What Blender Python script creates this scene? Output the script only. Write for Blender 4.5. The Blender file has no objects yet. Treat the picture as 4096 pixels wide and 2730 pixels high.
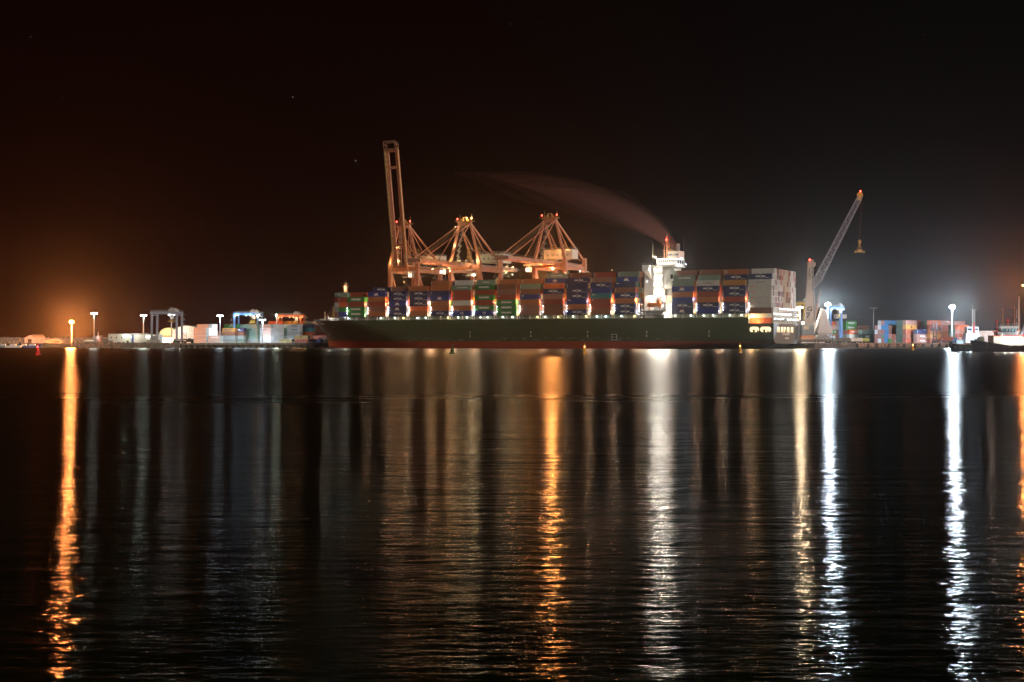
import bpy, math, random
import numpy as np
from mathutils import Vector, Matrix, Euler
R = math.radians
rnd = random.Random(7)
C = bpy.context.scene.collection
SC = bpy.context.scene

# ------------------------------------------------------------------ camera, world, sun, exposure
cam_d = bpy.data.cameras.new("camera"); cam = bpy.data.objects.new("camera", cam_d); C.objects.link(cam)
cam_d.sensor_width = 36; cam_d.lens = 50.0; cam_d.clip_end = 20000; cam_d.clip_start = 0.5
cam_d.shift_y = 1.0 / 4096
CH = 4.2
cam.location = (0, 0, CH); cam.rotation_euler = (R(90), 0, 0)
SC.camera = cam
SC.view_settings.view_transform = 'Standard'; SC.view_settings.look = 'None'
SC.view_settings.exposure = 0.0; SC.view_settings.gamma = 1.0
cy = SC.cycles
cy.use_denoising = True
cy.max_bounces = 5; cy.diffuse_bounces = 2; cy.glossy_bounces = 3; cy.transmission_bounces = 2; cy.volume_bounces = 0
cy.transparent_max_bounces = 8
cy.sample_clamp_indirect = 4.0; cy.caustics_reflective = False; cy.caustics_refractive = False
cy.use_light_tree = True; cy.use_adaptive_sampling = False; cy.sample_clamp_direct = 220.0; cy.light_sampling_threshold = 0.0
SC.render.filter_size = 1.1

HAZE = 0.00004; HAZE_G = 0.95
SUN_DIR = Vector((0.62, -0.74, 0.22)).normalized()      # direction towards the light

W = bpy.data.worlds.new("World"); SC.world = W; W.use_nodes = True
nt = W.node_tree; nt.nodes.clear()
def N(t, typ, **kw):
    n = t.nodes.new(typ)
    for k, v in kw.items(): setattr(n, k, v)
    return n
def mth(t, op, a, b=None, clamp=False):
    n = t.nodes.new('ShaderNodeMath'); n.operation = op; n.use_clamp = clamp
    for i, x in enumerate((a, b)):
        if x is None: continue
        if isinstance(x, (int, float)): n.inputs[i].default_value = x
        else: t.links.new(x, n.inputs[i])
    return n.outputs[0]
tc = N(nt, 'ShaderNodeTexCoord'); sep = N(nt, 'ShaderNodeSeparateXYZ')
nt.links.new(tc.outputs['Generated'], sep.inputs[0])
# light pollution: a dim brown glow that thickens towards the horizon; greyer to the right where the white floodlights are
up = mth(nt, 'MAXIMUM', sep.outputs['Z'], 0.0)
g1 = mth(nt, 'EXPONENT', mth(nt, 'MULTIPLY', up, -11.0))
g2 = mth(nt, 'EXPONENT', mth(nt, 'MULTIPLY', up, -30.0))
az = N(nt, 'ShaderNodeMapRange'); nt.links.new(sep.outputs['X'], az.inputs[0])
az.inputs[1].default_value = -0.35; az.inputs[2].default_value = 0.35
ramp = N(nt, 'ShaderNodeValToRGB'); nt.links.new(az.outputs[0], ramp.inputs[0])
cr = ramp.color_ramp; cr.elements[0].position = 0.0; cr.elements[0].color = (0.030, 0.0060, 0.003, 1)
cr.elements[1].position = 1.0; cr.elements[1].color = (0.017, 0.0135, 0.014, 1)
e = cr.elements.new(0.45); e.color = (0.027, 0.0078, 0.0045, 1)
e = cr.elements.new(0.75); e.color = (0.017, 0.0105, 0.009, 1)
amt = mth(nt, 'ADD', mth(nt, 'ADD', mth(nt, 'MULTIPLY', g1, 0.36), mth(nt, 'MULTIPLY', g2, 0.30)), 0.10)
mul = N(nt, 'ShaderNodeVectorMath', operation='SCALE'); nt.links.new(ramp.outputs[0], mul.inputs[0]); nt.links.new(amt, mul.inputs['Scale'])
# stars
vor = N(nt, 'ShaderNodeTexVoronoi', voronoi_dimensions='2D'); vor.inputs['Scale'].default_value = 46.0; vor.inputs['Randomness'].default_value = 1.0
azel = N(nt, 'ShaderNodeCombineXYZ'); nt.links.new(mth(nt, 'ARCTAN2', sep.outputs['X'], sep.outputs['Y']), azel.inputs[0]); nt.links.new(mth(nt, 'ARCSINE', sep.outputs['Z']), azel.inputs[1])
nt.links.new(azel.outputs[0], vor.inputs['Vector'])
sepc = N(nt, 'ShaderNodeSeparateColor'); nt.links.new(vor.outputs['Color'], sepc.inputs[0])
pick = mth(nt, 'GREATER_THAN', sepc.outputs[0], 0.94)
core = mth(nt, 'LESS_THAN', vor.outputs['Distance'], 0.016)
star = mth(nt, 'MULTIPLY', mth(nt, 'MULTIPLY', pick, core), mth(nt, 'MULTIPLY', sepc.outputs[1], 0.28))
addv = N(nt, 'ShaderNodeVectorMath', operation='ADD'); nt.links.new(mul.outputs[0], addv.inputs[0])
cmb = N(nt, 'ShaderNodeCombineXYZ')
for i in range(3): nt.links.new(star, cmb.inputs[i])
nt.links.new(cmb.outputs[0], addv.inputs[1])
bg = N(nt, 'ShaderNodeBackground'); bg.inputs[1].default_value = 1.0
nt.links.new(addv.outputs[0], bg.inputs[0])
wo = N(nt, 'ShaderNodeOutputWorld'); nt.links.new(bg.outputs[0], wo.inputs[0])

sd = bpy.data.lights.new("fill_sun", 'SUN'); sd.energy = 2.1; sd.angle = R(14); sd.color = (1.0, 0.84, 0.68)  # broad warm fill added from behind the camera, in place of city lights
so = bpy.data.objects.new("fill_sun", sd); C.objects.link(so)
so.rotation_euler = SUN_DIR.to_track_quat('Z', 'Y').to_euler(); so.location = (0, 0, 400)

# ------------------------------------------------------------------ geometry frame
F = 5689.0
A = R(26.3); CA, SA = math.cos(A), math.sin(A)
OX, OY = (2936 - 2048) / F * 764, 764.0
def SW(s, v, z=0.0): return Vector((OX + s * CA + v * SA, OY - s * SA + v * CA, z))     # ship frame -> world
def sof(px, v):
    k = (px - 2048) / F; x0 = OX + v * SA; y0 = OY + v * CA
    return (k * y0 - x0) / (CA + k * SA)
def at(px, py, Y): return Vector(((px - 2048) * Y / F, Y, CH + (1366 - py) * Y / F))
def zs(px, py, v=0.0):        # height of a picture point that lies on the ship plane v
    p = SW(sof(px, v), v); return CH + (1366 - py) * p.y / F

# ------------------------------------------------------------------ materials
MATS = {}
def nodes(m):
    m.use_nodes = True; t = m.node_tree; t.nodes.clear()
    o = N(t, 'ShaderNodeOutputMaterial'); b = N(t, 'ShaderNodeBsdfPrincipled'); t.links.new(b.outputs[0], o.inputs[0])
    return t, b, o
def paint(name, col, rough=0.55, dirt=0.25, streak=True, metal=0.0, scale=0.35, bump=0.0, corr=0.0):
    if name in MATS: return MATS[name]
    m = bpy.data.materials.new(name); t, b, o = nodes(m)
    tcn = N(t, 'ShaderNodeTexCoord'); mp = N(t, 'ShaderNodeMapping'); t.links.new(tcn.outputs['Object'], mp.inputs[0])
    oi = N(t, 'ShaderNodeObjectInfo')
    off = N(t, 'ShaderNodeVectorMath', operation='MULTIPLY_ADD'); t.links.new(oi.outputs['Random'], off.inputs[0])
    off.inputs[1].default_value = (37, 11, 53); t.links.new(mp.outputs[0], off.inputs[2])
    mp.inputs['Scale'].default_value = (1.0, 1.0, 0.22 if streak else 1.0)
    no = N(t, 'ShaderNodeTexNoise'); no.inputs['Scale'].default_value = scale * 4; no.inputs['Detail'].default_value = 6
    no.inputs['Roughness'].default_value = 0.65
    t.links.new(off.outputs[0], no.inputs['Vector'])
    mr = N(t, 'ShaderNodeMapRange'); t.links.new(no.outputs['Fac'], mr.inputs[0])
    mr.inputs[1].default_value = 0.3; mr.inputs[2].default_value = 0.72
    mr.inputs[3].default_value = 1 - dirt * 1.4; mr.inputs[4].default_value = 1 + dirt * 0.6
    rv = mth(t, 'ADD', mth(t, 'MULTIPLY', oi.outputs['Random'], 0.22), 0.89)
    f = mth(t, 'MULTIPLY', mr.outputs[0], rv)
    if corr:
        wv = N(t, 'ShaderNodeTexWave'); wv.bands_direction = 'X'; wv.inputs['Scale'].default_value = 1.15; wv.inputs['Distortion'].default_value = 0
        t.links.new(tcn.outputs['Object'], wv.inputs[0])
        bp = N(t, 'ShaderNodeBump'); bp.inputs['Strength'].default_value = corr; bp.inputs['Distance'].default_value = 0.05
        t.links.new(wv.outputs['Fac'], bp.inputs['Height']); t.links.new(bp.outputs[0], b.inputs['Normal'])
    sc = N(t, 'ShaderNodeVectorMath', operation='SCALE'); sc.inputs[0].default_value = col[:3]; t.links.new(f, sc.inputs['Scale'])
    t.links.new(sc.outputs[0], b.inputs['Base Color'])
    b.inputs['Roughness'].default_value = rough; b.inputs['Metallic'].default_value = metal
    b.inputs['Specular IOR Level'].default_value = 0.35
    MATS[name] = m; return m
def glow(name, col, strength):
    if name in MATS: return MATS[name]
    m = bpy.data.materials.new(name); t, b, o = nodes(m)
    b.inputs['Base Color'].default_value = (0.6, 0.6, 0.6, 1); b.inputs['Emission Color'].default_value = (*col, 1)
    b.inputs['Emission Strength'].default_value = strength
    m.cycles.emission_sampling = 'NONE'
    MATS[name] = m; return m

WHITE = paint('white_paint', (0.78, 0.78, 0.76), dirt=0.08)
GREYP = paint('grey_paint', (0.30, 0.31, 0.32), dirt=0.2)
DARK = paint('dark_steel', (0.035, 0.035, 0.038), dirt=0.3)
STEEL = paint('galvanised_steel', (0.38, 0.38, 0.37), dirt=0.15, rough=0.5)
CRANE = paint('crane_paint', (0.52, 0.235, 0.15), dirt=0.35, rough=0.6)
CONC = paint('concrete', (0.30, 0.28, 0.25), dirt=0.35, streak=True, scale=0.8)
RUBBER = paint('rubber', (0.02, 0.02, 0.02), dirt=0.3, rough=0.8)
YELP = paint('yellow_paint', (0.45, 0.27, 0.04), dirt=0.15)
REDP = paint('red_paint', (0.50, 0.04, 0.03), dirt=0.15)
GREENP = paint('green_paint', (0.05, 0.22, 0.07), dirt=0.2)
BLUEP = paint('blue_paint', (0.04, 0.12, 0.36), dirt=0.15)
ORGP = paint('orange_paint', (0.62, 0.20, 0.05), dirt=0.15)
GLASSD = paint('dark_glass', (0.02, 0.03, 0.04), dirt=0.1, rough=0.15)
WARMWIN = glow('lit_warm', (1.0, 0.62, 0.28), 1.3)
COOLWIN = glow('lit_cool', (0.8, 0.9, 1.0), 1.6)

# ------------------------------------------------------------------ mesh builder
class MB:
    def __init__(s): s.v = []; s.f = []
    def add(s, vs, fs):
        k = len(s.v); s.v += [tuple(p) for p in vs]; s.f += [tuple(i + k for i in q) for q in fs]; return s
    def box(s, x0, x1, y0, y1, z0, z1):
        return s.add([(x0, y0, z0), (x1, y0, z0), (x1, y1, z0), (x0, y1, z0), (x0, y0, z1), (x1, y0, z1), (x1, y1, z1), (x0, y1, z1)],
                     [(0, 3, 2, 1), (4, 5, 6, 7), (0, 1, 5, 4), (1, 2, 6, 5), (2, 3, 7, 6), (3, 0, 4, 7)])
    def beam(s, p, q, w, h=None, w2=None, h2=None):
        h = h or w; w2 = w2 or w; h2 = h2 or h
        p = Vector(p); q = Vector(q); d = (q - p).normalized()
        up_ = Vector((0, 0, 1)) if abs(d.z) < 0.95 else Vector((1, 0, 0))
        a = d.cross(up_).normalized(); b = a.cross(d).normalized()
        vs = []
        for c, ww, hh in ((p, w, h), (q, w2, h2)):
            for i, j in ((-1, -1), (1, -1), (1, 1), (-1, 1)): vs.append(c + a * (i * ww / 2) + b * (j * hh / 2))
        return s.add(vs, [(3, 2, 1, 0), (4, 5, 6, 7), (0, 1, 5, 4), (1, 2, 6, 5), (2, 3, 7, 6), (3, 0, 4, 7)])
    def tube(s, p, q, r, r2=None, n=8, cap=True):
        r2 = r if r2 is None else r2
        p = Vector(p); q = Vector(q); d = (q - p).normalized()
        up_ = Vector((0, 0, 1)) if abs(d.z) < 0.95 else Vector((1, 0, 0))
        a = d.cross(up_).normalized(); b = a.cross(d).normalized(); vs = []
        for c, rr in ((p, r), (q, r2)):
            for i in range(n):
                t = 2 * math.pi * i / n; vs.append(c + a * (math.cos(t) * rr) + b * (math.sin(t) * rr))
        fs = [(i, (i + 1) % n, n + (i + 1) % n, n + i) for i in range(n)]
        if cap: fs += [tuple(range(n - 1, -1, -1)), tuple(range(n, 2 * n))]
        return s.add(vs, fs)
    def lathe(s, prof, n=14, c=(0, 0, 0)):
        vs = []; m = len(prof)
        for r, z in prof:
            for i in range(n):
                t = 2 * math.pi * i / n; vs.append((c[0] + r * math.cos(t), c[1] + r * math.sin(t), c[2] + z))
        fs = [(j * n + i, j * n + (i + 1) % n, (j + 1) * n + (i + 1) % n, (j + 1) * n + i) for j in range(m - 1) for i in range(n)]
        fs += [tuple(range(n - 1, -1, -1)), tuple(range((m - 1) * n, m * n))]
        return s.add(vs, fs)
    def ball(s, c, r, n=10, sz=1.0):
        k = n // 2
        return s.lathe([(max(0.01 * r, r * math.sin(math.pi * j / k)), -r * sz * math.cos(math.pi * j / k)) for j in range(k + 1)], n, c)
    def prism(s, pts, d):       # pts: polygon of 3-D points, d: extrusion vector
        n = len(pts); d = Vector(d); vs = [Vector(p) for p in pts]; vs += [p + d for p in vs]
        return s.add(vs, [tuple(range(n - 1, -1, -1)), tuple(range(n, 2 * n))] + [(i, (i + 1) % n, n + (i + 1) % n, n + i) for i in range(n)])
    def build(s, name, mat, parent=None, loc=None, rot=0.0, smooth=False):
        me = bpy.data.meshes.new(name); me.from_pydata(s.v, [], s.f); me.update()
        me.materials.append(mat)
        if smooth:
            for p in me.polygons: p.use_smooth = True
        return link(name, me, parent, loc, rot)
def link(name, me, parent=None, loc=None, rot=0.0):
    o = bpy.data.objects.new(name, me); C.objects.link(o)
    if parent: o.parent = parent
    if loc is not None: o.location = loc
    if rot: o.rotation_euler = (0, 0, rot)
    return o
def tag(o, label, cat, group=None, kind=None):
    if label: o['label'] = label
    if cat: o['category'] = cat
    if group: o['group'] = group
    if kind or cat: o['kind'] = kind or 'thing'
    return o
def empty(name, loc, rot, label, cat, group=None):
    o = bpy.data.objects.new(name, None); C.objects.link(o); o.location = loc; o.rotation_euler = (0, 0, rot)
    o.empty_display_size = 0.1
    return tag(o, label, cat, group)
def lamp(loc, power, col, r=0.35, parent=None, spot=None, aim=None, name='lamp_light', blend=0.5):
    d = bpy.data.lights.new(name, 'SPOT' if spot else 'POINT'); d.energy = power; d.color = col; d.shadow_soft_size = r
    o = bpy.data.objects.new(name, d); C.objects.link(o); o.location = loc
    if spot:
        d.spot_size = spot; d.spot_blend = blend
        o.rotation_euler = (Vector(aim)).to_track_quat('-Z', 'Y').to_euler()
    if parent: o.parent = parent
    return o
SODIUM = (1.0, 0.27, 0.07); WARM = (1.0, 0.66, 0.34); COOL = (0.72, 0.86, 1.0); WHITEL = (1.0, 0.91, 0.76); GREENISH = (0.85, 1.0, 0.80)

# text -> mesh, cached
_TX = {}
def text_mesh(s, size=1.0, bold=0.02, sx=1.0, spacing=1.0):
    k = (s, size, bold, sx, spacing)
    if k in _TX: return _TX[k]
    cu = bpy.data.curves.new('lettering', 'FONT'); cu.body = s; cu.size = size; cu.align_x = 'CENTER'; cu.align_y = 'CENTER'
    cu.extrude = 0.01; cu.offset = bold * size; cu.resolution_u = 2; cu.space_character = spacing
    o = bpy.data.objects.new('lettering_source', cu); C.objects.link(o)
    bpy.context.view_layer.update()
    me = bpy.data.meshes.new_from_object(o.evaluated_get(bpy.context.evaluated_depsgraph_get()))
    bpy.data.objects.remove(o); bpy.data.curves.remove(cu)
    for v in me.vertices: v.co.x *= sx
    _TX[k] = me; return me
def text(parent, s, size, mat, loc, rot=(R(90), 0, 0), bold=0.02, sx=1.0, name='lettering', spacing=1.0):
    me = text_mesh(s, size, bold, sx, spacing)
    key = ('m', s, size, bold, sx, mat.name, spacing)
    if key not in _TX:
        m2 = me.copy(); m2.materials.clear(); m2.materials.append(mat); _TX[key] = m2
    o = bpy.data.objects.new(name, _TX[key]); C.objects.link(o); o.parent = parent; o.location = loc; o.rotation_euler = rot
    return o
TW = paint('white_lettering', (0.8, 0.8, 0.78), dirt=0.1); TR = paint('red_lettering', (0.6, 0.05, 0.03), dirt=0.1)
TN = paint('navy_lettering', (0.03, 0.05, 0.2), dirt=0.1); TB = paint('black_lettering', (0.02, 0.02, 0.02), dirt=0.1)
TO = paint('orange_lettering', (0.7, 0.16, 0.04), dirt=0.1)

# ------------------------------------------------------------------ haze, sky, water, land
def make_haze():
    m = bpy.data.materials.new('haze_air'); m.use_nodes = True; t = m.node_tree; t.nodes.clear()
    o = N(t, 'ShaderNodeOutputMaterial'); pv = N(t, 'ShaderNodeVolumePrincipled'); t.links.new(pv.outputs[0], o.inputs['Volume'])
    pv.inputs['Color'].default_value = (0.9, 0.9, 0.9, 1); pv.inputs['Density'].default_value = HAZE; pv.inputs['Anisotropy'].default_value = HAZE_G
    h = MB().box(-2700, 2700, -80, 3300, -1.5, 260).build('haze', m)
    tag(h, 'thin night haze hanging over the harbour', 'haze', kind='stuff')
if HAZE > 0: make_haze()

def water_material():
    m = bpy.data.materials.new('harbour_water'); m.use_nodes = True; t = m.node_tree; t.nodes.clear()
    o = N(t, 'ShaderNodeOutputMaterial')
    geo = N(t, 'ShaderNodeNewGeometry'); sp = N(t, 'ShaderNodeSeparateXYZ'); t.links.new(geo.outputs['Position'], sp.inputs[0])
    def noise(scale, det, rough=.5, rot=0.0):
        mp = N(t, 'ShaderNodeMapping'); mp.inputs['Scale'].default_value = scale; mp.inputs['Rotation'].default_value = (0, 0, rot)
        t.links.new(geo.outputs['Position'], mp.inputs[0])
        n = N(t, 'ShaderNodeTexNoise'); n.inputs['Scale'].default_value = 1.0; n.inputs['Detail'].default_value = det; n.inputs['Roughness'].default_value = rough
        t.links.new(mp.outputs[0], n.inputs['Vector']); return n.outputs['Fac']
    def mr(x, a0, a1, b0, b1):
        q = N(t, 'ShaderNodeMapRange'); t.links.new(x, q.inputs[0])
        for i, v in enumerate((a0, a1, b0, b1)): q.inputs[i + 1].default_value = v
        return q.outputs[0]
    # calm slicks and ruffled bands lie across the harbour; waves too fine to see far off become surface roughness
    patch = noise((0.0022, 0.013, 1), 5, .6, .03); small = noise((0.02, 0.16, 1), 4, .6, -.05)
    ax = mth(t, 'MINIMUM', mth(t, 'MAXIMUM', mth(t, 'MULTIPLY', sp.outputs['Y'], WAX), .013), .085)
    vary = mth(t, 'MULTIPLY', mth(t, 'MULTIPLY', mr(patch, .35, .65, .88, 1.10), mr(small, .35, .65, .82, 1.15)), mr(sp.outputs['Y'], 17, 140, .38, 1.0))
    ax = mth(t, 'MULTIPLY', ax, vary); ay = mth(t, 'MULTIPLY', WAY, vary)
    r_ = mth(t, 'SQRT', mth(t, 'SQRT', mth(t, 'MULTIPLY', ax, ay)))
    an_ = mth(t, 'SUBTRACT', 1.0, mth(t, 'SQRT', mth(t, 'DIVIDE', ax, ay)))
    gl = N(t, 'ShaderNodeBsdfAnisotropic'); gl.distribution = 'BECKMANN'; gl.inputs['Color'].default_value = (.96, .97, .95, 1)
    t.links.new(r_, gl.inputs['Roughness']); t.links.new(an_, gl.inputs['Anisotropy'])
    tg = N(t, 'ShaderNodeCombineXYZ'); tg.inputs[0].default_value = 1.0; t.links.new(tg.outputs[0], gl.inputs['Tangent'])
    df = N(t, 'ShaderNodeBsdfDiffuse'); df.inputs['Color'].default_value = (.004, .008, .0022, 1)
    h = 0.0
    for sc_, amp, det, rot_, y0_, y1_, e0_, e1_ in (((2.6, 8.5, 1), .34, 2, -.06, 17, 60, 1.0, .15), ((.95, 3.0, 1), .75, 2, .06, 17, 120, 1.0, .3),
                                                    ((.30, .95, 1), 1.9, 2, -.03, 20, 260, .55, 1.0), ((.10, .30, 1), 4.2, 2, .04, 30, 300, .15, 1.0)):
        h = mth(t, 'ADD', mth(t, 'MULTIPLY', mth(t, 'MULTIPLY', noise(sc_, det, .5, rot_), amp), mr(sp.outputs['Y'], y0_, y1_, e0_, e1_)), h)
    bp = N(t, 'ShaderNodeBump'); bp.inputs['Distance'].default_value = WBD; bp.inputs['Strength'].default_value = 1.0; t.links.new(h, bp.inputs['Height'])
    t.links.new(bp.outputs[0], gl.inputs['Normal'])
    fr = N(t, 'ShaderNodeFresnel'); fr.inputs['IOR'].default_value = 1.333
    mx = N(t, 'ShaderNodeMixShader'); t.links.new(mth(t, 'MULTIPLY', fr.outputs[0], .52), mx.inputs[0]); t.links.new(df.outputs[0], mx.inputs[1]); t.links.new(gl.outputs[0], mx.inputs[2])
    t.links.new(mx.outputs[0], o.inputs['Surface'])
    return m
WAX, WAY, WBD = 0.00064, 0.118, 0.064
w_ = MB().add([(-2600, -60, 0), (2600, -60, 0), (2600, 3200, 0), (-2600, 3200, 0)], [(0, 1, 2, 3)]).build('water', water_material())
tag(w_, 'dark rippled harbour water streaked with lamp reflections', 'water', kind='structure')

QZ = 3.0
ASPH = paint('asphalt', (0.10, 0.095, 0.09), dirt=0.4, streak=False, scale=0.05)
# left terminal land, behind the bow; quay apron runs along the ship's far side, then the right terminal
qa = SW(-290, 54); qb = SW(24, 54)
qline = [Vector((-2500, 1120, 0)), Vector((-365, 1120, 0)), Vector((-305, 1060, 0)), at(300, 0, 905), at(700, 0, 900), at(1270, 0, 925), qa + Vector((6, 14, 0)), SW(-255, 54), qb,
         at(3260, 0, 800), at(3860, 0, 900), at(4300, 0, 930), Vector((2500, 1300, 0))]
pts = [(p.x, p.y, -2.0) for p in qline] + [(2500, 3150, -2.0), (-2500, 3150, -2.0)]
lnd = MB().prism(pts, (0, 0, 2.0 + QZ)).build('ground', ASPH); tag(lnd, 'paved port terminal ground behind the quay', 'ground', kind='structure')

# ------------------------------------------------------------------ containers
COL = dict(G=('evergreen_green', (0.03, 0.19, 0.04)), R=('red_brown', (0.27, 0.055, 0.035)), O=('orange_brown', (0.34, 0.115, 0.045)),
           B=('deep_blue', (0.026, 0.045, 0.21)), N=('navy', (0.028, 0.036, 0.105)), C=('grey_green', (0.16, 0.24, 0.19)),
           W=('light_grey', (0.50, 0.50, 0.47)), Y=('ochre', (0.42, 0.20, 0.05)), T=('teal', (0.04, 0.20, 0.22)), M=('mauve_brown', (0.24, 0.12, 0.10)),
           S=('bright_orange', (0.60, 0.12, 0.04)), P=('pale_pink', (0.42, 0.19, 0.17)), L=('sky_blue', (0.06, 0.22, 0.48)), V=('olive', (0.17, 0.18, 0.07)),
           D=('shade_dark_green', (0.03, 0.06, 0.04)), K=('white', (0.75, 0.76, 0.76)), Q=('mid_grey', (0.23, 0.25, 0.24)), U=('brown', (0.20, 0.08, 0.05)))  # dark green is deepened so the right yard's rear rows read as shadow
CNAME = dict(G='green', R='red-brown', O='orange-brown', B='blue', N='navy', C='grey-green', W='light grey', Y='ochre', T='teal', M='mauve-brown',
             S='orange', P='pink', L='sky-blue', V='olive', D='dark green', K='white', Q='grey', U='brown')
CW, CHT, CP = 2.5, 2.93, 3.0
def cmat(c): return paint('container_' + COL[c][0], COL[c][1], rough=0.5, dirt=0.16, corr=0.35, scale=0.5)
_CM = {}
def cmesh(c, L, reefer=False):
    k = (c, L, reefer)
    if k in _CM: return _CM[k]
    m = MB(); h = L / 2; w = CW / 2
    m.box(-h + .07, h - .07, -w + .05, w - .05, .10, CHT - .05)
    for sy in (-1, 1):
        y0, y1 = sorted((sy * w, sy * (w - .14)))
        m.box(-h, h, y0, y1, 0, .17); m.box(-h, h, y0, y1, CHT - .13, CHT)
        for sx in (-1, 1):
            x0, x1 = sorted((sx * h, sx * (h - .16))); m.box(x0, x1, y0, y1, .17, CHT - .13)
    for sx in (-1, 1):
        x0, x1 = sorted((sx * h, sx * (h - .12)))
        m.box(x0, x1, -w + .14, w - .14, 0, .17); m.box(x0, x1, -w + .14, w - .14, CHT - .13, CHT)
    for sx in ((1,) if L > 8 else (1, -1)):
        for yy in (-.85, -.3, .3, .85):
            m.box(sx * h - .05 if sx > 0 else -h - .02, sx * h + .02 if sx > 0 else -h + .05, yy - .035, yy + .035, .17, CHT - .13)
    me = bpy.data.meshes.new('shipping_container'); me.from_pydata(m.v, [], m.f); me.update(); me.materials.append(cmat(c)); _CM[k] = me
    return me
ORD = ['bottom', 'second', 'third', 'fourth', 'fifth', 'sixth', 'seventh', 'eighth', 'ninth']
NTH = ['first', 'second', 'third', 'fourth', 'fifth', 'sixth', 'seventh', 'eighth', 'ninth', 'tenth', 'eleventh', 'twelfth', 'thirteenth', 'fourteenth',
       'fifteenth', 'sixteenth', 'seventeenth', 'eighteenth', 'nineteenth']
LB = {'E': 'with a white name panel', 'c': 'with white name and arc logo', 'A': 'with large white letters', 's': 'with spaced white letters', 'o': 'with dark blue name',
      'h': 'with thin white lettering', 'r': 'with small orange mark', 'l': 'with round white emblem', 'q': 'with small white corner mark', 'u': 'with spaced white letters',
      'H': 'with a dark name and emblem', 'k': 'with black name and arc logo', 'm': 'with a single black letter', 'X': 'with white crossed name', 'd': 'with dark square emblem', '': ''}
ARC = None
def arcs(parent, y, z, mat, cx=0.0):
    global ARC
    key = mat.name
    if ARC is None: ARC = {}
    if key not in ARC:
        ARC[key] = []
        for t0, t1 in ((60, 160), (240, 340)):
            m = MB()
            for i in range(8):
                a0 = R(t0 + (t1 - t0) * i / 8); a1 = R(t0 + (t1 - t0) * (i + 1) / 8)
                m.beam((1.3 * math.cos(a0), 0, .95 * math.sin(a0)), (1.3 * math.cos(a1), 0, .95 * math.sin(a1)), .02, .09)
            me = bpy.data.meshes.new('logo_arc'); me.from_pydata(m.v, [], m.f); me.update(); me.materials.append(mat); ARC[key].append(me)
    for me in ARC[key]: link('logo_arc', me, parent, (cx, y, z))
def marks(o, mk, L, c):
    y = -CW / 2 - .012; z = CHT / 2
    if mk == 'E':
        p = MB().box(-3.6, 3.6, y - .004, y + .02, z - .62, z + .62).build('name_panel', paint('panel_grey', (0.16, 0.2, 0.2)), o)
        text(o, 'EVERGREEN', 1.25, TW, (0, y - .03, z), bold=.03, sx=.98)
    elif mk == 'c': text(o, 'CMA CGM', 1.15, TW, (0, y, z), bold=.03); arcs(o, y, z, TW, 0.3); text(o, 'shipping group', .42, TW, (4.1, y, z - .7), bold=.03, name='small_print')
    elif mk == 'k': text(o, 'CMA CGM', 1.1, TB, (0.6, y, z), bold=.03); arcs(o, y, z, TB, 0.9)
    elif mk == 'A': text(o, 'APL', 1.7, TW, (-0.2, y, z - .25), bold=.05); MB().box(-1.5, 1.0, y - .01, y + .02, z + .62, z + .85).build('red_bar', TR, o)
    elif mk == 's': text(o, 'CHINA SHIPPING', 1.1, TW, (0.2, y, z), bold=.02, sx=.85)
    elif mk == 'o': text(o, 'COSCO', 1.1, TN, (0, y, z), bold=.03, spacing=1.5)
    elif mk == 'r': text(o, 'OOCL', .8, TO, (-L * .32, y, z + .6), bold=.03)
    elif mk == 'l':
        m = MB()
        for i in range(14):
            a0 = 2 * math.pi * i / 14; a1 = 2 * math.pi * (i + 1) / 14
            m.beam((math.cos(a0), 0, .85 * math.sin(a0)), (math.cos(a1), 0, .85 * math.sin(a1)), .02, .1)
        m.build('round_emblem', TW, o, (0.1, y, z)); text(o, 'CMAS', .7, TW, (0.1, y, z), bold=.03)
    elif mk == 'q': text(o, 'seaco', .8, TW, (-L * .36, y, z + .7), bold=.03)
    elif mk == 'D': text(o, 'DB', .7, TW, (-L * .40, y, z + .6), bold=.03)
    elif mk == 'u': text(o, 'UASC', 1.5, TW, (0.6, y, z), bold=.04, spacing=1.4)
    elif mk == 'H': text(o, 'Hapag-L', 1.3, TN, (0.9, y, z), bold=.03); MB().box(-3.4, -2.3, y - .01, y + .02, z - .6, z + .6).build('emblem', TN, o)
    elif mk == 'm': text(o, 'm', 2.2, TB, (0, y, z + .1), bold=.05)
    elif mk == 'X': text(o, 'HAMBURG SUD', 1.2, TW, (0, y, z), bold=.03, sx=.9); MB().beam((1.0, y, z - .9), (2.6, y, z + .9), .02, .16).build('stroke', TW, o)
    elif mk == 'd': MB().box(-.55, .55, y - .01, y + .02, z - .8, z + .8).build('square_emblem', TB, o)
    elif mk == 'h': text(o, 'HYUNDAI', .9, TW, (0, y, z), bold=.02)
    elif mk == '':
        MB().box(-L / 2 + .35, -L / 2 + .5, y - .005, y + .02, .6, 2.3).build('number_strip', TW, o)
NCONT = 0
def container(loc, rot, c, mk='', L=12.2, where='', group='', near=True):
    global NCONT; NCONT += 1
    o = link('shipping_container', cmesh(c, L), None, loc, rot)
    lab = CNAME[c] + ' container' + ((' ' + LB.get(mk, 'with small white mark')) if mk else '') + ' ' + where
    tag(o, lab, 'container', group)
    if mk is not None and near: marks(o, mk, L, c)
    return o

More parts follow.
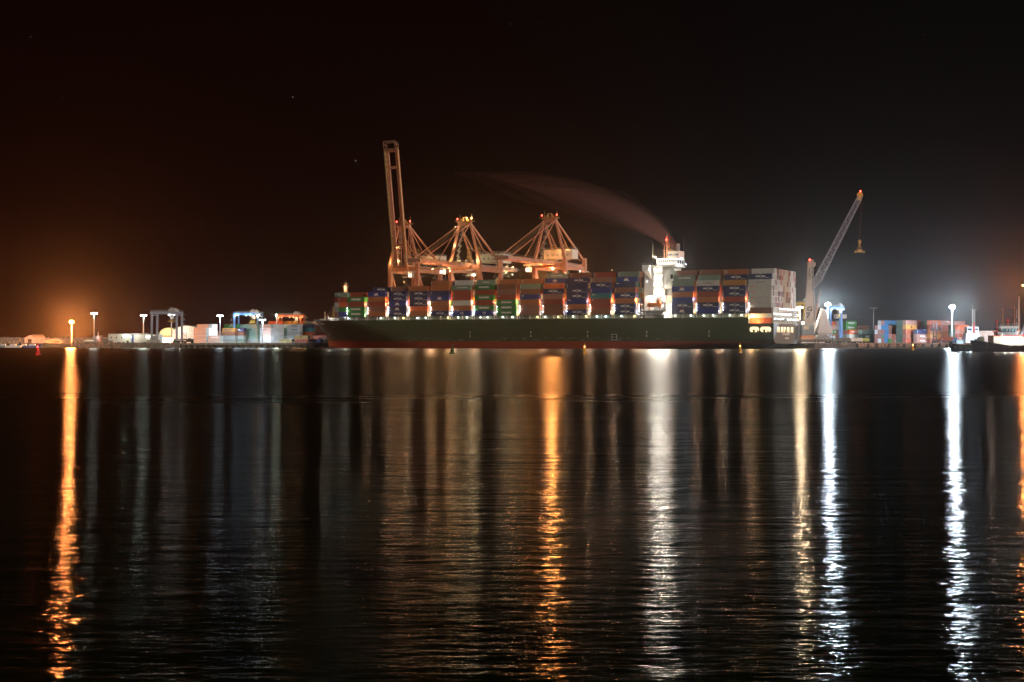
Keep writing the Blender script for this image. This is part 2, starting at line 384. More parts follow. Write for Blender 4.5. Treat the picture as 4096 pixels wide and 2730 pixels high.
BASE = 19.3; SHIPROT = -A
def ordt(i, n): return 'top' if i == n - 1 else ORD[i]
BAYS = [  # px of left edge of the near face, [(colour, mark) bottom to top] ; then inboard rows of the upper tiers
    (1389.8, 'GE GE R_ GE', {4: ('R_', 1)}),
    (1471.8, 'O_ U_ R_ O_ BA', {5: ('Nc', 2)}),
    (1555, 'Nc NA BA Nc Nk', {5: ('Mx', 1)}),
    (1638, 'O_ SD Nc Nc Nc O_', {}),
    (1723.8, 'Nc O_ OD BA N_ O_ O_', {}),
    (1810.8, 'Bl O_ Wr R_ R_ Cs', {6: ('W_', 1)}),
    (1899, 'Bl GE R_ GE R_ GE', {6: ('Ch', 1)}),
    (1988, 'GE GE GE RD M_ U_', {6: ('O_', 1)}),
    (2079.8, 'M_ M_ O_ Bq U_ C_', {6: ('O_', 1)}),
    (2173, 'U_ U_ R_ M_ Nc S_', {6: ('Bl', 1), 7: ('Cs', 2)}),
    (2267.7, 'Nc O_ Bq Nc Nc N_', {6: ('Nc', 1), 7: ('U_', 2)}),
    (2362.4, 'U_ R_ RD Tq B_ Nc', {6: ('M_', 1), 7: ('R_', 2)}),
    (2459.4, 'Nc Nc O_ Nc U_ Nq', {6: ('BA', 1), 7: ('C_', 2)}),
    (2687, 'NA Nc B_ O_ BA C_', {6: ('Cs', 1), 7: ('U_', 2.6)}),
    (2787.5, 'B_ Nc O_ R_ Nc Wo', {6: ('C_', 1), 7: ('U_', 2)}),
    (2893, 'Nc Nc R_ Nc Nc Y_', {6: ('Nc', 1), 7: ('O_', 2)}),
    (2996.4, 'U_ Wr Wr Wr Wr Wo Nc', {7: ('W_', 2)}),
]
PITCHV = 2.58
SG = 'containers stacked on the deck of the ship'
bulk = MB(); bulk_cols = {}
def bulk_box(c, s, v, z, L):      # a container of the inner rows, into the one stuff object
    h = L / 2; w = CW / 2; bulk_cols.setdefault(c, MB()).box(s - h, s + h, v - w, v + w, z, z + CHT)
def tiers_at(nt_, row):   # the stow: full height inboard, stepping down on the outer rows
    return nt_
shipbulk = []
for bi, (px, stack, inner) in enumerate(BAYS):
    L = 12.2; s0 = sof(px, 0) + L / 2
    codes = stack.split(); n = len(codes); top = max([n] + [k + 1 for k in inner])
    tot = top
    for i, cd in enumerate(codes):
        mk = {'_': '', 'x': None}.get(cd[1], cd[1])
        if mk == 'k' and cd[0] == 'N': mk = 'c'
        wh = f'{ordt(i, n)} tier, {NTH[bi + 1]} near stack from bow'
        container(SW(s0, CW / 2, BASE + i * CP), SHIPROT, cd[0], mk, L, wh, SG)
    for k, (cd, row) in inner.items():
        mk = {'_': '', 'x': None}.get(cd[1], cd[1])
        wh = f'set back, {ORD[k]} tier, {NTH[bi + 1]} stack from bow'
        container(SW(s0, CW / 2 + row * PITCHV, BASE + k * CP), SHIPROT, cd[0], mk or '', L, wh, SG)
    # inner rows
    rows = 19 if bi > 1 else (13 if bi == 0 else 17)
    for r in range(1, rows):
        hgt = n
        for k, (cd, row) in inner.items():
            if r > row + .5: hgt = max(hgt, k + 1)
        if bi < 13 and r in (1, 2) and inner and False: pass
        for i in range(hgt):
            occ = any(k == i and abs(row - r) < .7 for k, (cd, row) in inner.items())
            if occ: continue
            if bi == len(BAYS) - 1 and r in (1, 2, 3, 4) : pass
            shipbulk.append((bi, r, i, s0, rnd.choice('RRUOONNBWWGMCSY'), hgt))
# two short bays at the bow
for i, cd in enumerate(['BA', 'GE', 'S_', 'R_', 'C_']):
    container(SW(sof(1353, 0) + 3.05 + .0, CW / 2 + .3, BASE + i * CP), SHIPROT, cd[0], '' if cd[1] == '_' else None, 6.1,
              f'of short length, {ordt(i, 5)} tier of the foremost outer stack', SG)
for i, cd in enumerate(['U_', 'Q_', 'Wo', 'R_', 'C_']):
    container(SW(sof(1338, 5.2) + 3.05, 5.2 + CW / 2, BASE + i * CP), SHIPROT, cd[0], None, 6.1,
              f'of short length, {ordt(i, 5)} tier of the stack nearest the bow', SG)
    for r in range(3, 11): shipbulk.append((-1, r, i, sof(1338, 5.2) + 3.05, rnd.choice('RUONBWGM'), 5))

# stern: the aft bay's end faces are individuals as far as the count allows
stern = [q for q in shipbulk if q[0] == len(BAYS) - 1]
rest = [q for q in shipbulk if q[0] != len(BAYS) - 1]
STERN_IND = [q for q in stern if q[1] <= 6]
STERN_REST = [q for q in stern if q[1] > 6]
s_last = sof(2996.4, 0) + 6.1
cols_st = 'WMWWPWQWMWPWWM'
for (bi, r, i, s0, c, hgt) in STERN_IND:
    container(SW(s0, CW / 2 + r * PITCHV, BASE + i * CP), SHIPROT, rnd.choice(cols_st), None, 12.2,
              f'end-on at the stern, {ordt(i, hgt)} tier, {NTH[r]} column from the left', 'container ends at the stern of the ship')
def stuff_boxes(lst, name, label, palette=None):
    root = None; by = {}
    for (bi, r, i, s0, c, hgt) in lst:
        L = 12.2 if bi >= 0 else 6.1
        by.setdefault(c, []).append((s0, CW / 2 + r * PITCHV, BASE + i * CP, L))
    me = bpy.data.meshes.new(name); m = MB(); mi = []; mats = []
    for c, L_ in by.items():
        mats.append(cmat(c)); k = len(mats) - 1
        for s0, v, z, L in L_:
            f0 = len(m.f); h = L / 2; w = CW / 2 - .02
            m.box(s0 - h + .05, s0 + h - .05, v - w + .04, v + w - .04, z + .04, z + CHT - .03)
            for yy in (-w, w - .12): m.box(s0 + h - .1, s0 + h, v + yy, v + yy + .12, z, z + CHT)
            for zz in (0, CHT - .12): m.box(s0 + h - .1, s0 + h - .01, v - w + .12, v + w - .12, z + zz, z + zz + .12)
            for yy in (-.6, -.1, .5): m.box(s0 + h - .06, s0 + h + .01, v + yy, v + yy + .06, z + .12, z + CHT - .12)
            mi += [k] * (len(m.f) - f0)
    me.from_pydata(m.v, [], m.f); me.update()
    for q in mats: me.materials.append(q)
    me.polygons.foreach_set('material_index', mi)
    o = link(name, me, None, (OX, OY, 0), SHIPROT)
    tag(o, label, 'containers', kind='stuff'); return o
stuff_boxes([(a, b, c_, d, rnd.choice(cols_st), f_) for a, b, c_, d, e_, f_ in STERN_REST] + rest, 'container_rows', 'packed inner rows of containers filling the ship behind the near stacks')
print('CONTAINERS so far', NCONT)


# ------------------------------------------------------------------ the container ship
def lerp(a, b, t): return a + (b - a) * max(0.0, min(1.0, t))
def interp(x, xs, ys):
    return float(np.interp(x, xs, ys))
BH = 25.0
def stem(z): return interp(z, [-1, 0, 3, 7.5, 18.5], [-276, -276, -276.3, -277.6, -287.5])
def sfull(z): return interp(z, [0, 6, 12, 17], [-180, -200, -222, -240])
def ssend(z): return interp(z, [-1, 0, 2.4, 3.0], [4, 9, 18, 21.8])
def hb(s, z):
    a = stem(z); b = sfull(z); p = interp(z, [0, 17], [1.15, 0.62])
    t = max(0.0, min(1.0, (s - a) / (b - a)))
    f = math.sin(math.pi / 2 * t) ** p
    g0 = interp(z, [0, 3, 6, 9], [-75, -50, -25, 5]); ge = interp(z, [-1, 0, 3, 4, 5.5, 8], [.05, .12, .80, .93, .985, 1.0])
    if s > g0:
        q = min(1.0, (s - g0) / (ssend(z) - g0)); f *= 1 - (1 - ge) * q ** 2.2
    return BH * f
ship = empty('container_ship', (OX, OY, 0), SHIPROT, 'huge laden container ship with dark green hull and red waterline moored at the quay', 'container ship')
def hull_mat():
    m = bpy.data.materials.new('hull_paint'); t, b, o = nodes(m)
    tcn = N(t, 'ShaderNodeTexCoord'); sp = N(t, 'ShaderNodeSeparateXYZ'); t.links.new(tcn.outputs['Object'], sp.inputs[0])
    def noise(scale, det=5, rough=.6):
        mp = N(t, 'ShaderNodeMapping'); mp.inputs['Scale'].default_value = scale; t.links.new(tcn.outputs['Object'], mp.inputs[0])
        n = N(t, 'ShaderNodeTexNoise'); n.inputs['Scale'].default_value = 1; n.inputs['Detail'].default_value = det; n.inputs['Roughness'].default_value = rough
        t.links.new(mp.outputs[0], n.inputs['Vector']); return n.outputs['Fac']
    def mix(f, a, b_):
        x = N(t, 'ShaderNodeMix', data_type='RGBA')
        for sck, v in ((x.inputs[0], f), (x.inputs[6], a), (x.inputs[7], b_)):
            if hasattr(v, 'links'): t.links.new(v, sck)
            else: sck.default_value = v if isinstance(v, float) else (*v, 1)
        return x.outputs[2]
    z = sp.outputs['Z']
    base = mix(noise((.05, .05, .12)), (.036, .055, .026), (.062, .086, .042))
    red = mix(noise((.12, .12, .9)), (.19, .034, .02), (.31, .068, .037))
    red = mix(mth(t, 'GREATER_THAN', noise((.5, .5, 2.2), 4), 0.63), red, (.10, .05, .04))
    scuff = mth(t, 'GREATER_THAN', noise((.22, .22, 1.1), 7, .75), 0.56)
    band = mth(t, 'MULTIPLY', mth(t, 'LESS_THAN', mth(t, 'SUBTRACT', z, mth(t, 'MULTIPLY', noise((.1, .1, .1)), 2.6)), 5.0), scuff)
    sx = mth(t, 'GREATER_THAN', sp.outputs['X'], -215.0); sx2 = mth(t, 'LESS_THAN', sp.outputs['X'], -30.0)
    band = mth(t, 'MULTIPLY', band, mth(t, 'MULTIPLY', sx, sx2))
    top = mix(mth(t, 'MULTIPLY', band, 0.75), base, (.20, .23, .22))
    seam = mth(t, 'LESS_THAN', mth(t, 'FRACT', mth(t, 'MULTIPLY', sp.outputs['X'], .083)), .02); seam2 = mth(t, 'LESS_THAN', mth(t, 'FRACT', mth(t, 'MULTIPLY', z, .37)), .04)
    top = mix(mth(t, 'MULTIPLY', mth(t, 'MAXIMUM', seam, seam2), .30), top, (.02, .025, .015))
    runs = mth(t, 'MULTIPLY', mth(t, 'GREATER_THAN', noise((1.1, 1.1, .05), 3, .6), .64), mth(t, 'GREATER_THAN', noise((.05, .05, .12), 2), .5))
    top = mix(mth(t, 'MULTIPLY', runs, .35), top, (.10, .075, .045))
    isred = mth(t, 'LESS_THAN', z, 4.25)
    col = mix(isred, top, red)
    t.links.new(col, b.inputs['Base Color']); b.inputs['Roughness'].default_value = 0.45
    bp = N(t, 'ShaderNodeBump'); bp.inputs['Strength'].default_value = .25; bp.inputs['Distance'].default_value = .15
    t.links.new(noise((.25, .25, .6), 2), bp.inputs['Height']); t.links.new(bp.outputs[0], b.inputs['Normal'])
    return m
HULL = hull_mat()
def topz(s, z):     # sheer: the forecastle rises towards the stem
    if z < 16.9: return z
    k = max(0.0, min(1.0, (-262 - s) / 24)); return z + 1.5 * k * k * (3 - 2 * k) * 0.9
def hull_shell():
    m = MB(); NS = 90
    levels = [-1, 0, .8, 1.6, 2.3, 3.0, 3.7, 4.6, 6, 8, 10, 12, 13.7]
    def ring(z, send):
        a = stem(z); out = []
        for i in range(NS + 1):
            u_ = i / NS; u_ = u_ ** 1.0
            s = a + (send - a) * u_
            out.append(s)
        return out
    def skin(levels, send):
        grid = []
        for z in levels:
            e_ = send if send is not None else ssend(z)
            grid.append([(s, z) for s in ring(z, e_)])
        for side in (-1, 1):
            vs = []
            for row in grid:
                for s, z in row: vs.append((s, BH + side * hb(s, z), topz(s, z)))
            k = NS + 1; fs = []
            for j in range(len(grid) - 1):
                for i in range(NS):
                    q = (j * k + i, j * k + i + 1, (j + 1) * k + i + 1, (j + 1) * k + i)
                    fs.append(q if side < 0 else q[::-1])
            m.add(vs, fs)
    skin(levels, None)
    skin([13.7, 14.8, 16, 17.0], 8.0)
    # underside between z=3 and waterline at the stern closes with the shell itself
    return m
hull = hull_shell().build('hull', HULL, ship, smooth=True)
tr = MB()
zz_ = [3.0, 3.2, 3.7, 4.6, 6, 8, 10, 12, 13.7]
left = [(21.82, BH - hb(21.8, z), z) for z in zz_]; right = [(21.82, BH + hb(21.8, z), z) for z in zz_]
for i in range(len(zz_) - 1): tr.add([left[i], right[i], right[i + 1], left[i + 1]], [(0, 1, 2, 3)])
tr.add([(21.8, BH - 20, 3.0), (21.8, BH + 20, 3.0), (9, BH + 4, .2), (9, BH - 4, .2)], [(0, 1, 2, 3)])
def transom_mat():
    return paint('transom_paint', (.17, .175, .17), dirt=.35, rough=.5)
tr.build('transom', transom_mat(), ship)
dk = MB(); prev = None; fs = []
for lvl, s_a, s_b in ((17.0, -287, 8.0), (13.7, 8.0, 21.8)):
    n = 60; vs = []
    for i in range(n + 1):
        s = s_a + (s_b - s_a) * i / n; h = hb(s, lvl) - .06
        vs += [(s, BH - h, topz(s, lvl) - (0.9 if s < -262 else .05)), (s, BH + h, topz(s, lvl) - (0.9 if s < -262 else .05))]
    dk.add(vs, [(2 * i, 2 * i + 2, 2 * i + 3, 2 * i + 1) for i in range(n)])
dk.add([(8, .05, 13.7), (8, 49.95, 13.7), (8, 49.95, 17), (8, .05, 17)], [(0, 1, 2, 3)])
dk.build('deck', paint('deck_paint', (.16, .19, .14), dirt=.3, streak=False), ship)
# bulb of the bow
bb = MB().ball((-281.5, BH, -1.2), 3.0, 14, .75).build('bulbous_bow', HULL, ship, smooth=True); bb.scale = (1.0, 1, 1)
# anchor
an = MB().box(-1.2, 1.2, -.3, .3, 0, .6).beam((0, 0, 0), (0, 0, 2.8), .4).beam((-1.2, 0, .3), (-1.5, 0, 1.5), .4).beam((1.2, 0, .3), (1.5, 0, 1.5), .4).build('anchor', paint('rust', (.16, .06, .03)), ship)
an.location = (-270.5, BH - hb(-270.5, 9.5) - .35, 8.0); an.rotation_euler = (R(-20), 0, R(-50))
def on_hull(s, z, off=.06):
    v = BH - hb(s, z); dv = (hb(s + 1, z) - hb(s - 1, z)) / 2; dz = (hb(s, z + .7) - hb(s, z - .7)) / 1.4
    nrm = Vector((-dv, -1, 0)) + Vector((0, 0, -dz)); nrm.normalize()
    p = Vector((s, v, z)) + nrm * off
    xax = Vector((1, -dv, 0)).normalized(); yax = nrm.cross(xax).normalized()
    if yax.z < 0: yax = -yax
    M = Matrix((xax, yax, xax.cross(yax))).transposed()
    return p, M.to_euler()
s_ = -285.0
for word in ('CMA CGM', 'MISSISSIPPI'):
    mid = s_ + 2.6 + (3.2 if word[0] == 'M' else 0)
    p, e = on_hull(-280.0 if word[0] == 'C' else -272.4, 15.2, .10)
    text(ship, word, 1.5, TW, p, e, bold=.03, name='name_lettering')
T_ROT = (R(90), 0, R(90))
text(ship, 'CMA CGM MISSISSIPPI', 1.5, TW, (21.9, 24.0, 8.0), T_ROT, bold=.03, name='name_lettering')
text(ship, 'MONROVIA', 1.5, TW, (21.9, 26.0, 5.8), T_ROT, bold=.03, name='port_lettering')
# load-line and tug marks on the side
for s in (-252, -212, -160.5, -121, -85.5, -50, -14):
    m = MB().box(s - .25, s + .25, -.03, .05, 9.6, 10.0).box(s - .4, s + .5, -.03, .05, 8.9, 9.2).box(s - .2, s + .2, -.03, .05, 6.6, 7.9)
    if s > -170: m.build('draught_mark', TW, ship)
MB().box(-71.0, -67.6, -.04, .05, 4.8, 8.2).build('pilot_door', paint('pilot_door_paint', (.45, .48, .47)), ship)
MB().box(-70.6, -68.0, -.07, -.02, 5.2, 6.4).box(-70.6, -68.0, -.07, -.02, 6.7, 7.8).build('pilot_door_panel', DARK, ship)

# bright hatch coaming, pedestals and passage rail under the stacks
cm = MB(); cm.box(-246, -57, 2.6, 3.0, 17.0, 19.1).box(-35.5, 7.6, 2.6, 3.0, 17.0, 19.1); cm.build('hatch_coaming', paint('coaming_paint', (.22, .27, .18), dirt=.5), ship)
hc = MB()
for bi, (px, *_r) in enumerate(BAYS):
    s = sof(px, 0); hc.box(s - .1, s + 12.3, .1, 49.9, 19.02, 19.28)
hc.box(sof(1338, 3) - .2, sof(1388, 1) + .2, 5.0, 45, 19.02, 19.28)
hc.build('hatch_cover', paint('hatch_paint', (.12, .13, .11)), ship)
rl = MB()
for a_, b_ in ((-262, -56), (-35, 8)):
    for z in (17.45, 17.95): rl.box(a_, b_, .12, .17, z, z + .05)
    k = a_
    while k < b_: rl.box(k, k + .06, .11, .18, 17.0, 18.0); k += 2.0
rl.build('railing', WHITE, ship)
for bi, (px, *_r) in enumerate(BAYS[:-1]):
    s = sof(px, 0) + 6.1
    m = MB().box(s - .35, s + .35, .3, .9, 17, 19.02); m.build('pedestal', STEEL, ship)
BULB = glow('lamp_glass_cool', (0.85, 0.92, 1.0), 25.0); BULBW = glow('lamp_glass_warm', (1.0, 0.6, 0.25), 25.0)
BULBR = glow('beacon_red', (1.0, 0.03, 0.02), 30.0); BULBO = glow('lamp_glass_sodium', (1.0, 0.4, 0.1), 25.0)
def fixture(parent, p, r=.16, mat=BULB, name='lamp_housing'):
    m = MB().box(p[0] - r, p[0] + r, p[1] + r, p[1] + r * 2.2, p[2] - r, p[2] + r).build(name, GREYP, parent); return m
deck_px = [1393, 1523, 1579, 1614, 1670, 1703, 1792, 1833, 1868, 1922, 1950, 2011, 2050, 2150, 2180, 2232, 2292, 2345, 2387, 2423, 2486, 2538, 2700, 2764, 2815, 2853, 2919, 2966]
for i, px in enumerate(deck_px):
    s = sof(px, 1.6); warm = px in (1614, 1792, 2150, 2232, 2345, 2538)
    col = WARM if warm else (COOL if px in (2387, 2423, 1393) else WHITEL)
    fixture(ship, (s, 1.9, 18.2), .15, name='deck_lamp'); MB().ball((s, 1.5, 18.2), .26, 8).build('lamp_glow_ball', BULBW if warm else BULB, ship)
    lamp((s, 1.6, 18.1), 260 if not warm else 600, col, .3, ship)

# lashing bridges with their lamps
def lashing_bridge(s, lit=1.0, z1=26.3):
    m = MB()
    for v in (.35,):
        for x in (-.75, .75): m.box(s + x - .14, s + x + .14, v, v + .35, 17.0, z1 - .6)
        m.box(s - .6, s + .6, v, v + .3, z1 - .7, z1 - .3).box(s - .4, s + .4, v, v + .3, z1 - .3, z1)
        for z in (19.2, 21.4, 23.6): m.box(s - .61, s + .61, v + .02, v + .3, z, z + .28)
    for v in range(5, 50, 5):
        m.box(s - .75, s - .5, v, v + .3, 17, z1 - .8).box(s + .5, s + .75, v, v + .3, 17, z1 - .8)
    for z in (19.25, 22.0, 24.8): m.box(s - .5, s + .5, .7, 49.4, z, z + .12)
    m.build('lashing_bridge', paint('lashing_paint', (.55, .56, .52), dirt=.15), ship)
    for z in (24.4, 21.2):
        fixture(ship, (s + .95, .25, z), .12, name='lashing_lamp')
        MB().ball((s + 1.0, .08, z), .2, 8).build('lamp_glow_ball', BULB, ship)
        if z > 22: lamp((s + 1.1, -.3, z - 1.6), 320 * lit, WHITEL, .3, ship)
    lamp((s, 1.4, 26.9), 4200 * lit, (1.0, .50, .24), .2, ship)
    lamp((s + .1, 3.0, 20.5), 2600 * lit, WHITEL, .2, ship)
gaps = []
edges_l = [sof(b[0], 0) for b in BAYS]
for i, s in enumerate(edges_l):
    if i in (13,): continue
    gaps.append((s - 1.25, .45 if i in (7, 9, 10) else 1.0))
gaps.append((edges_l[12] + 12.2 + 1.25, 1.0)); gaps.append((edges_l[13] - 1.6, 1.0))
for s, l in gaps: lashing_bridge(s, l)
# warm work lamps on top of some stacks wash the upper containers
for px, z, v, p_ in ((1983, 37.0, 6, 2200), (2072, 38.2, 6, 2200), (2168, 38.5, 7, 600), (2260, 43.5, 8, 700), (2352, 43.8, 8, 700), (1631, 33.5, 7, 1200), (1716, 36, 6, 1500), (2447, 44.5, 10, 900)):
    s = sof(px, v); fixture(ship, (s, v, z), .2, name='stack_lamp'); lamp((s, v - .4, z + .3), p_, (1.0, .55, .22), .3, ship)

# forecastle: mast, crow platform, bitts
fm = MB().tube((-257, BH, 17), (-257, BH, 30), .5, .35).box(-258.2, -255.8, BH - 1.2, BH + 1.2, 28.5, 28.8).box(-257.8, -256.2, BH - .8, BH + .8, 30, 32.2).tube((-257, BH, 32), (-257, BH, 34.2), .12)
fm.build('foremast', paint('mast_paint', (.65, .5, .38)), ship)
sx_ = sof(1383, 10)
MB().box(sx_ - .8, sx_ + .8, 9.2, 10.8, 34, 38.5).box(sx_ - 1.6, sx_ + 1.6, 8.4, 11.6, 38.3, 38.5).box(sx_ - 1.6, sx_ + 1.6, 8.4, 11.6, 39.8, 39.9).box(sx_ - .5, sx_ + .5, 9.5, 10.5, 38.5, 40.5).tube((sx_, 10, 40.5), (sx_, 10, 42.2), .1).build('signal_mast', paint('mast_paint2', (.7, .5, .36)), ship)
lamp((sx_ + .3, 7.6, 37.5), 900, WARM, .2, ship)
s1 = sof(1336, 18)
MB().tube((s1, 18, 17), (s1, 18, 25.8), .35, .22).beam((s1 - 2.2, 18, 17), (s1, 18, 25.0), .3).build('crane_post', YELP, ship)
MB().tube((sof(1300, 24), 24, 18), (sof(1300, 24), 24, 23), .15).build('jackstaff', WHITE, ship)
MB().beam((sof(1300, 24), 24, 18.9), (s1, 18, 25.8), .08).beam((-268, 22, 18), (s1, 18, 23.5), .08).build('stay_wire', STEEL, ship)
bt = MB()
for k in range(9):
    s = -274 + k * 2.3; bt.lathe([(.35, 0), (.35, .9), (.5, 1.0), (.5, 1.2)], 8, (s, BH - hb(s, 17) + 2.0, 17.1))
bt.box(-268, -262, 14, 30, 17, 18.8).build('mooring_gear', STEEL, ship)
for s, v in ((-268, 12), (-256, 6), (-250, 3)): lamp((s, v, 19.2), 1500, WHITEL if s < -260 else COOL, .25, ship); fixture(ship, (s, v + .4, 19.3), .15, name='deck_lamp')
lamp((-276, 20, 20.5), 900, WARM, .2, ship)

# accommodation block
def sv(px, v): return sof(px, v)
a0, a1 = sv(2578, 2), sv(2655, 2)
z_top = 45.0
acc = MB(); sr0, sr1 = sv(2620, 4), sv(2652, 4)
acc.box(a0, sr0, 2, 30, 17, z_top).box(sr0 + .001, sr1, 6.5, 29.9, 17.1, z_top - .1).box(sr1 + .001, sr1 + 1.2, 3.0, 29.8, 17.1, z_top - .02)
ab = acc.build('accommodation_block', WHITE, ship)
eng = MB().box(sr1 + 1.21, sv(2699, 8), 7.0, 18.6, 17.1, 45.2).build('engine_casing', paint('casing_paint', (.66, .72, .66), dirt=.1), ship)
fl = MB()
for z in (41.0, 36.9, 33.2, 29.0): fl.box(sr0 + .02, sr1 - .02, 2.3, 6.49, z, z + .3)
for z in (33.2, 29.0): fl.box(sr1 + 1.25, sr1 + 5.5, 3.4, 6.99, z + .02, z + .28)
fl.build('stair_landing', WHITE, ship)
for z in (41.0, 36.9, 33.2, 29.0):
    r_ = MB()
    for h_ in (.5, 1.0): r_.box(sr0 + .03, sr1 - .03, 2.34, 2.4, z + .3 + h_, z + .36 + h_)
    x = sr0 + .1
    while x < sr1: r_.box(x, x + .05, 2.33, 2.41, z + .3, z + 1.3); x += 1.1
    r_.build('landing_rail', WHITE, ship)
    fixture(ship, (sr0 + 1.5, 5.5, z + 3.0), .15, name='wall_lamp')
    lamp((sr0 + 1.8, 3.6, z + 3.1), 700, WHITEL, .3, ship); lamp((sr1 - 1.2, 3.6, z + 3.1), 360, WHITEL, .3, ship)
# bridge deck, wing, wheelhouse
bd0, bd1 = sv(2608, 2), sv(2700, 2)
MB().box(bd0, bd1, 1.0, 18.9, 45.3, 46.2).build('bridge_deck', WHITE, ship)
MB().box(bd0 + 1.5, bd1 - .4, 5.5, 18.5, 46.2, 50.2).build('wheelhouse', WHITE, ship)
wn = MB()
for k in range(3): wn.box(bd1 - .42, bd1 - .36, 7.0 + k * 3.8, 9.6 + k * 3.8, 47.3, 49.2)
for k in range(9): wn.box(bd0 + 2.4 + k * 1.25, bd0 + 3.3 + k * 1.25, 5.44, 5.52, 48.0, 49.2)
wn.build('wheelhouse_window', GLASSD, ship)
MB().box(sv(2569, -1.4), sv(2597, -1.4), -1.6, 1.0, 43.2, 46.3).prism([(sv(2569, -1) + .2, -1.2, 43.2), (sv(2597, -1), -1.2, 43.2), (sv(2607, 2), 1.98, 38.2)], (0, 3.1, 0)).build('bridge_wing', WHITE, ship)
rw = MB(); w0, w1 = sv(2569, -1.4), sv(2611, -1.4)
for z in (46.8, 47.4): rw.box(w0, w1, -1.55, -1.49, z, z + .06)
for k in range(8): rw.box(w0 + k * (w1 - w0) / 7 - .03, w0 + k * (w1 - w0) / 7 + .03, -1.56, -1.48, 46.3, 47.5)
rw.box(bd0 + 1, bd1, 1.1, 1.16, 50.9, 51.0).build('wing_rail', STEEL, ship)
for px, p_ in ((2650, 260), (2676, 300), (2694, 240)):
    s = sv(px, 3); fixture(ship, (s, 4.8, 49.4), .18, name='wall_lamp'); lamp((s, 3.6, 49.2), p_, WHITEL, .3, ship)
s = sv(2621, 2); fixture(ship, (s, 2.2, 50.4), .3, name='flood_lamp'); lamp((s, .8, 50.4), 5000, (1.0, .78, .5), .55, ship)
s = sv(2744, 10); fixture(ship, (s, 10, 46.8), .25, name='flood_lamp'); lamp((s, 9.4, 46.8), 1500, COOL, .35, ship)
# funnel house with the company sign
f0, f1 = sv(2670, 9), sv(2713, 9)
MB().box(f0, f1, 9, 18.8, 50.25, 54.4).build('funnel_casing', paint('funnel_paint', (.62, .42, .32), dirt=.15), ship)
MB().box(f0 + .3, f1 - .1, 8.9, 8.98, 50.6, 54.0).build('company_sign', WHITE, ship)
text(ship, 'CMA CGM', 1.45, TN, ((f0 + f1) / 2, 8.86, 52.2), bold=.04, name='sign_lettering', sx=.98)
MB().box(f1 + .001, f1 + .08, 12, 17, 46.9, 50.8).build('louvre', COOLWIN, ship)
for x, v, r_, h_ in ((-2.0, 16, .9, 3.6), (0.2, 17, 1.1, 4.4), (1.6, 14, .5, 2.0), (-3.6, 17.5, .6, 2.6)):
    MB().tube(((f0 + f1) / 2 + x, v, 54.4), ((f0 + f1) / 2 + x, v, 54.4 + h_), r_, r_ * .9, 12).build('exhaust_stack', GREYP, ship)
ms = sv(2668, 14)
mm = MB().tube((ms, 14, 50.2), (ms, 14, 62), .6, .3).box(ms - 2.6, ms + .3, 12.8, 13.1, 58.2, 58.45).box(ms - 2.2, ms + 2.4, 13, 15, 55.0, 55.2).tube((ms - 1.6, 14, 50.2), (ms - 1.6, 14, 58), .35, .2)
mm.box(ms - .9, ms + .9, 13.2, 14.8, 60, 60.15).box(ms - .7, ms + .7, 13.2, 14.8, 62, 62.1).tube((ms, 14, 62), (ms, 14, 65), .1).box(ms + .3, ms + 3.6, 13.9, 14.05, 60.8, 60.95).box(ms + 1.0, ms + 2.0, 13, 15, 56, 58.6)
mm.build('radar_mast', paint('mast_paint3', (.7, .42, .30)), ship)
MB().ball((ms - .1, 13.2, 60.9), .35, 10).build('red_beacon', BULBR, ship); lamp((ms, 12.6, 60.9), 500, (1, .08, .04), .25, ship)
lamp((ms - 1, 11, 53.5), 700, WARM, .2, ship)
for px, v in ((2611, 3), (2735, 20)): MB().tube((sv(px, v), v, 50), (sv(px, v), v, 62), .12, .05).build('whip_aerial', STEEL, ship)
wn = MB()
for px, z in ((2588, 37.3), ): wn.box(sv(px, 2) - .5, sv(px, 2) + .5, 1.95, 2.02, z - .6, z + .6)
wn.build('window', COOLWIN, ship)
MB().box(sv(2682, 7), sv(2692, 7), 6.93, 7.02, 38.8, 41.2).build('casing_opening', DARK, ship)
# lower decks around the lifeboat
MB().box(sv(2557, 0), sv(2666, 0), .1, 6.0, 20.4, 21.2).prism([(sv(2581, 0), .12, 20.4), (sv(2588, 0), .12, 18.8), (sv(2645, 0), .12, 18.8), (sv(2655, 0), .12, 20.4)], (0, 5.5, 0)).build('boat_platform', paint('platform_grey', (.22, .23, .23)), ship)
MB().box(a0 + .4, sr1 + 6, 1.2, 1.98, 29.3, 29.6).box(a0 + .4, sr1 + 6, 1.2, 1.98, 25.6, 25.9).build('boat_deck', WHITE, ship)
for px, z, v, p_ in ((2600, 28.0, 1.0, 2600), (2624, 28.0, 1.0, 3000), (2653, 28.5, 2.0, 3000), (2610, 24.8, .9, 2400), (2650, 23.6, 1.2, 3000), (2630, 19.6, 7, 3500), (2590, 19.4, 7, 2600), (2668, 19.2, 4.5, 2600), (2676, 33.5, 4.6, 3200), (2640, 31.5, 1.2, 2200)):
    s = sv(px, v); fixture(ship, (s, v + .2, z), .15, name='wall_lamp'); lamp((s, v - .2, z), p_ * .32, WHITEL, .3, ship)
dr = MB()
for x in (sv(2598, 1), sv(2640, 1)): dr.beam((x, .6, 21.2), (x, .6, 27.4), .35).beam((x, .6, 27.2), (x, -1.4, 26.8), .3)
dr.beam((sv(2580, 0), 0, 22.5), (sv(2597, 0), 0, 25), .2); dr.build('davit', REDP, ship)
MB().prism([(sv(2646, 1), 1, 21.2), (sv(2662, 1), 1, 21.2), (sv(2660, 1), 1, 25.6), (sv(2645, 1), 1, 26.4)], (0, 2, 0)).build('vent_house', GREYP, ship)
px_b = sv(2619, -1)
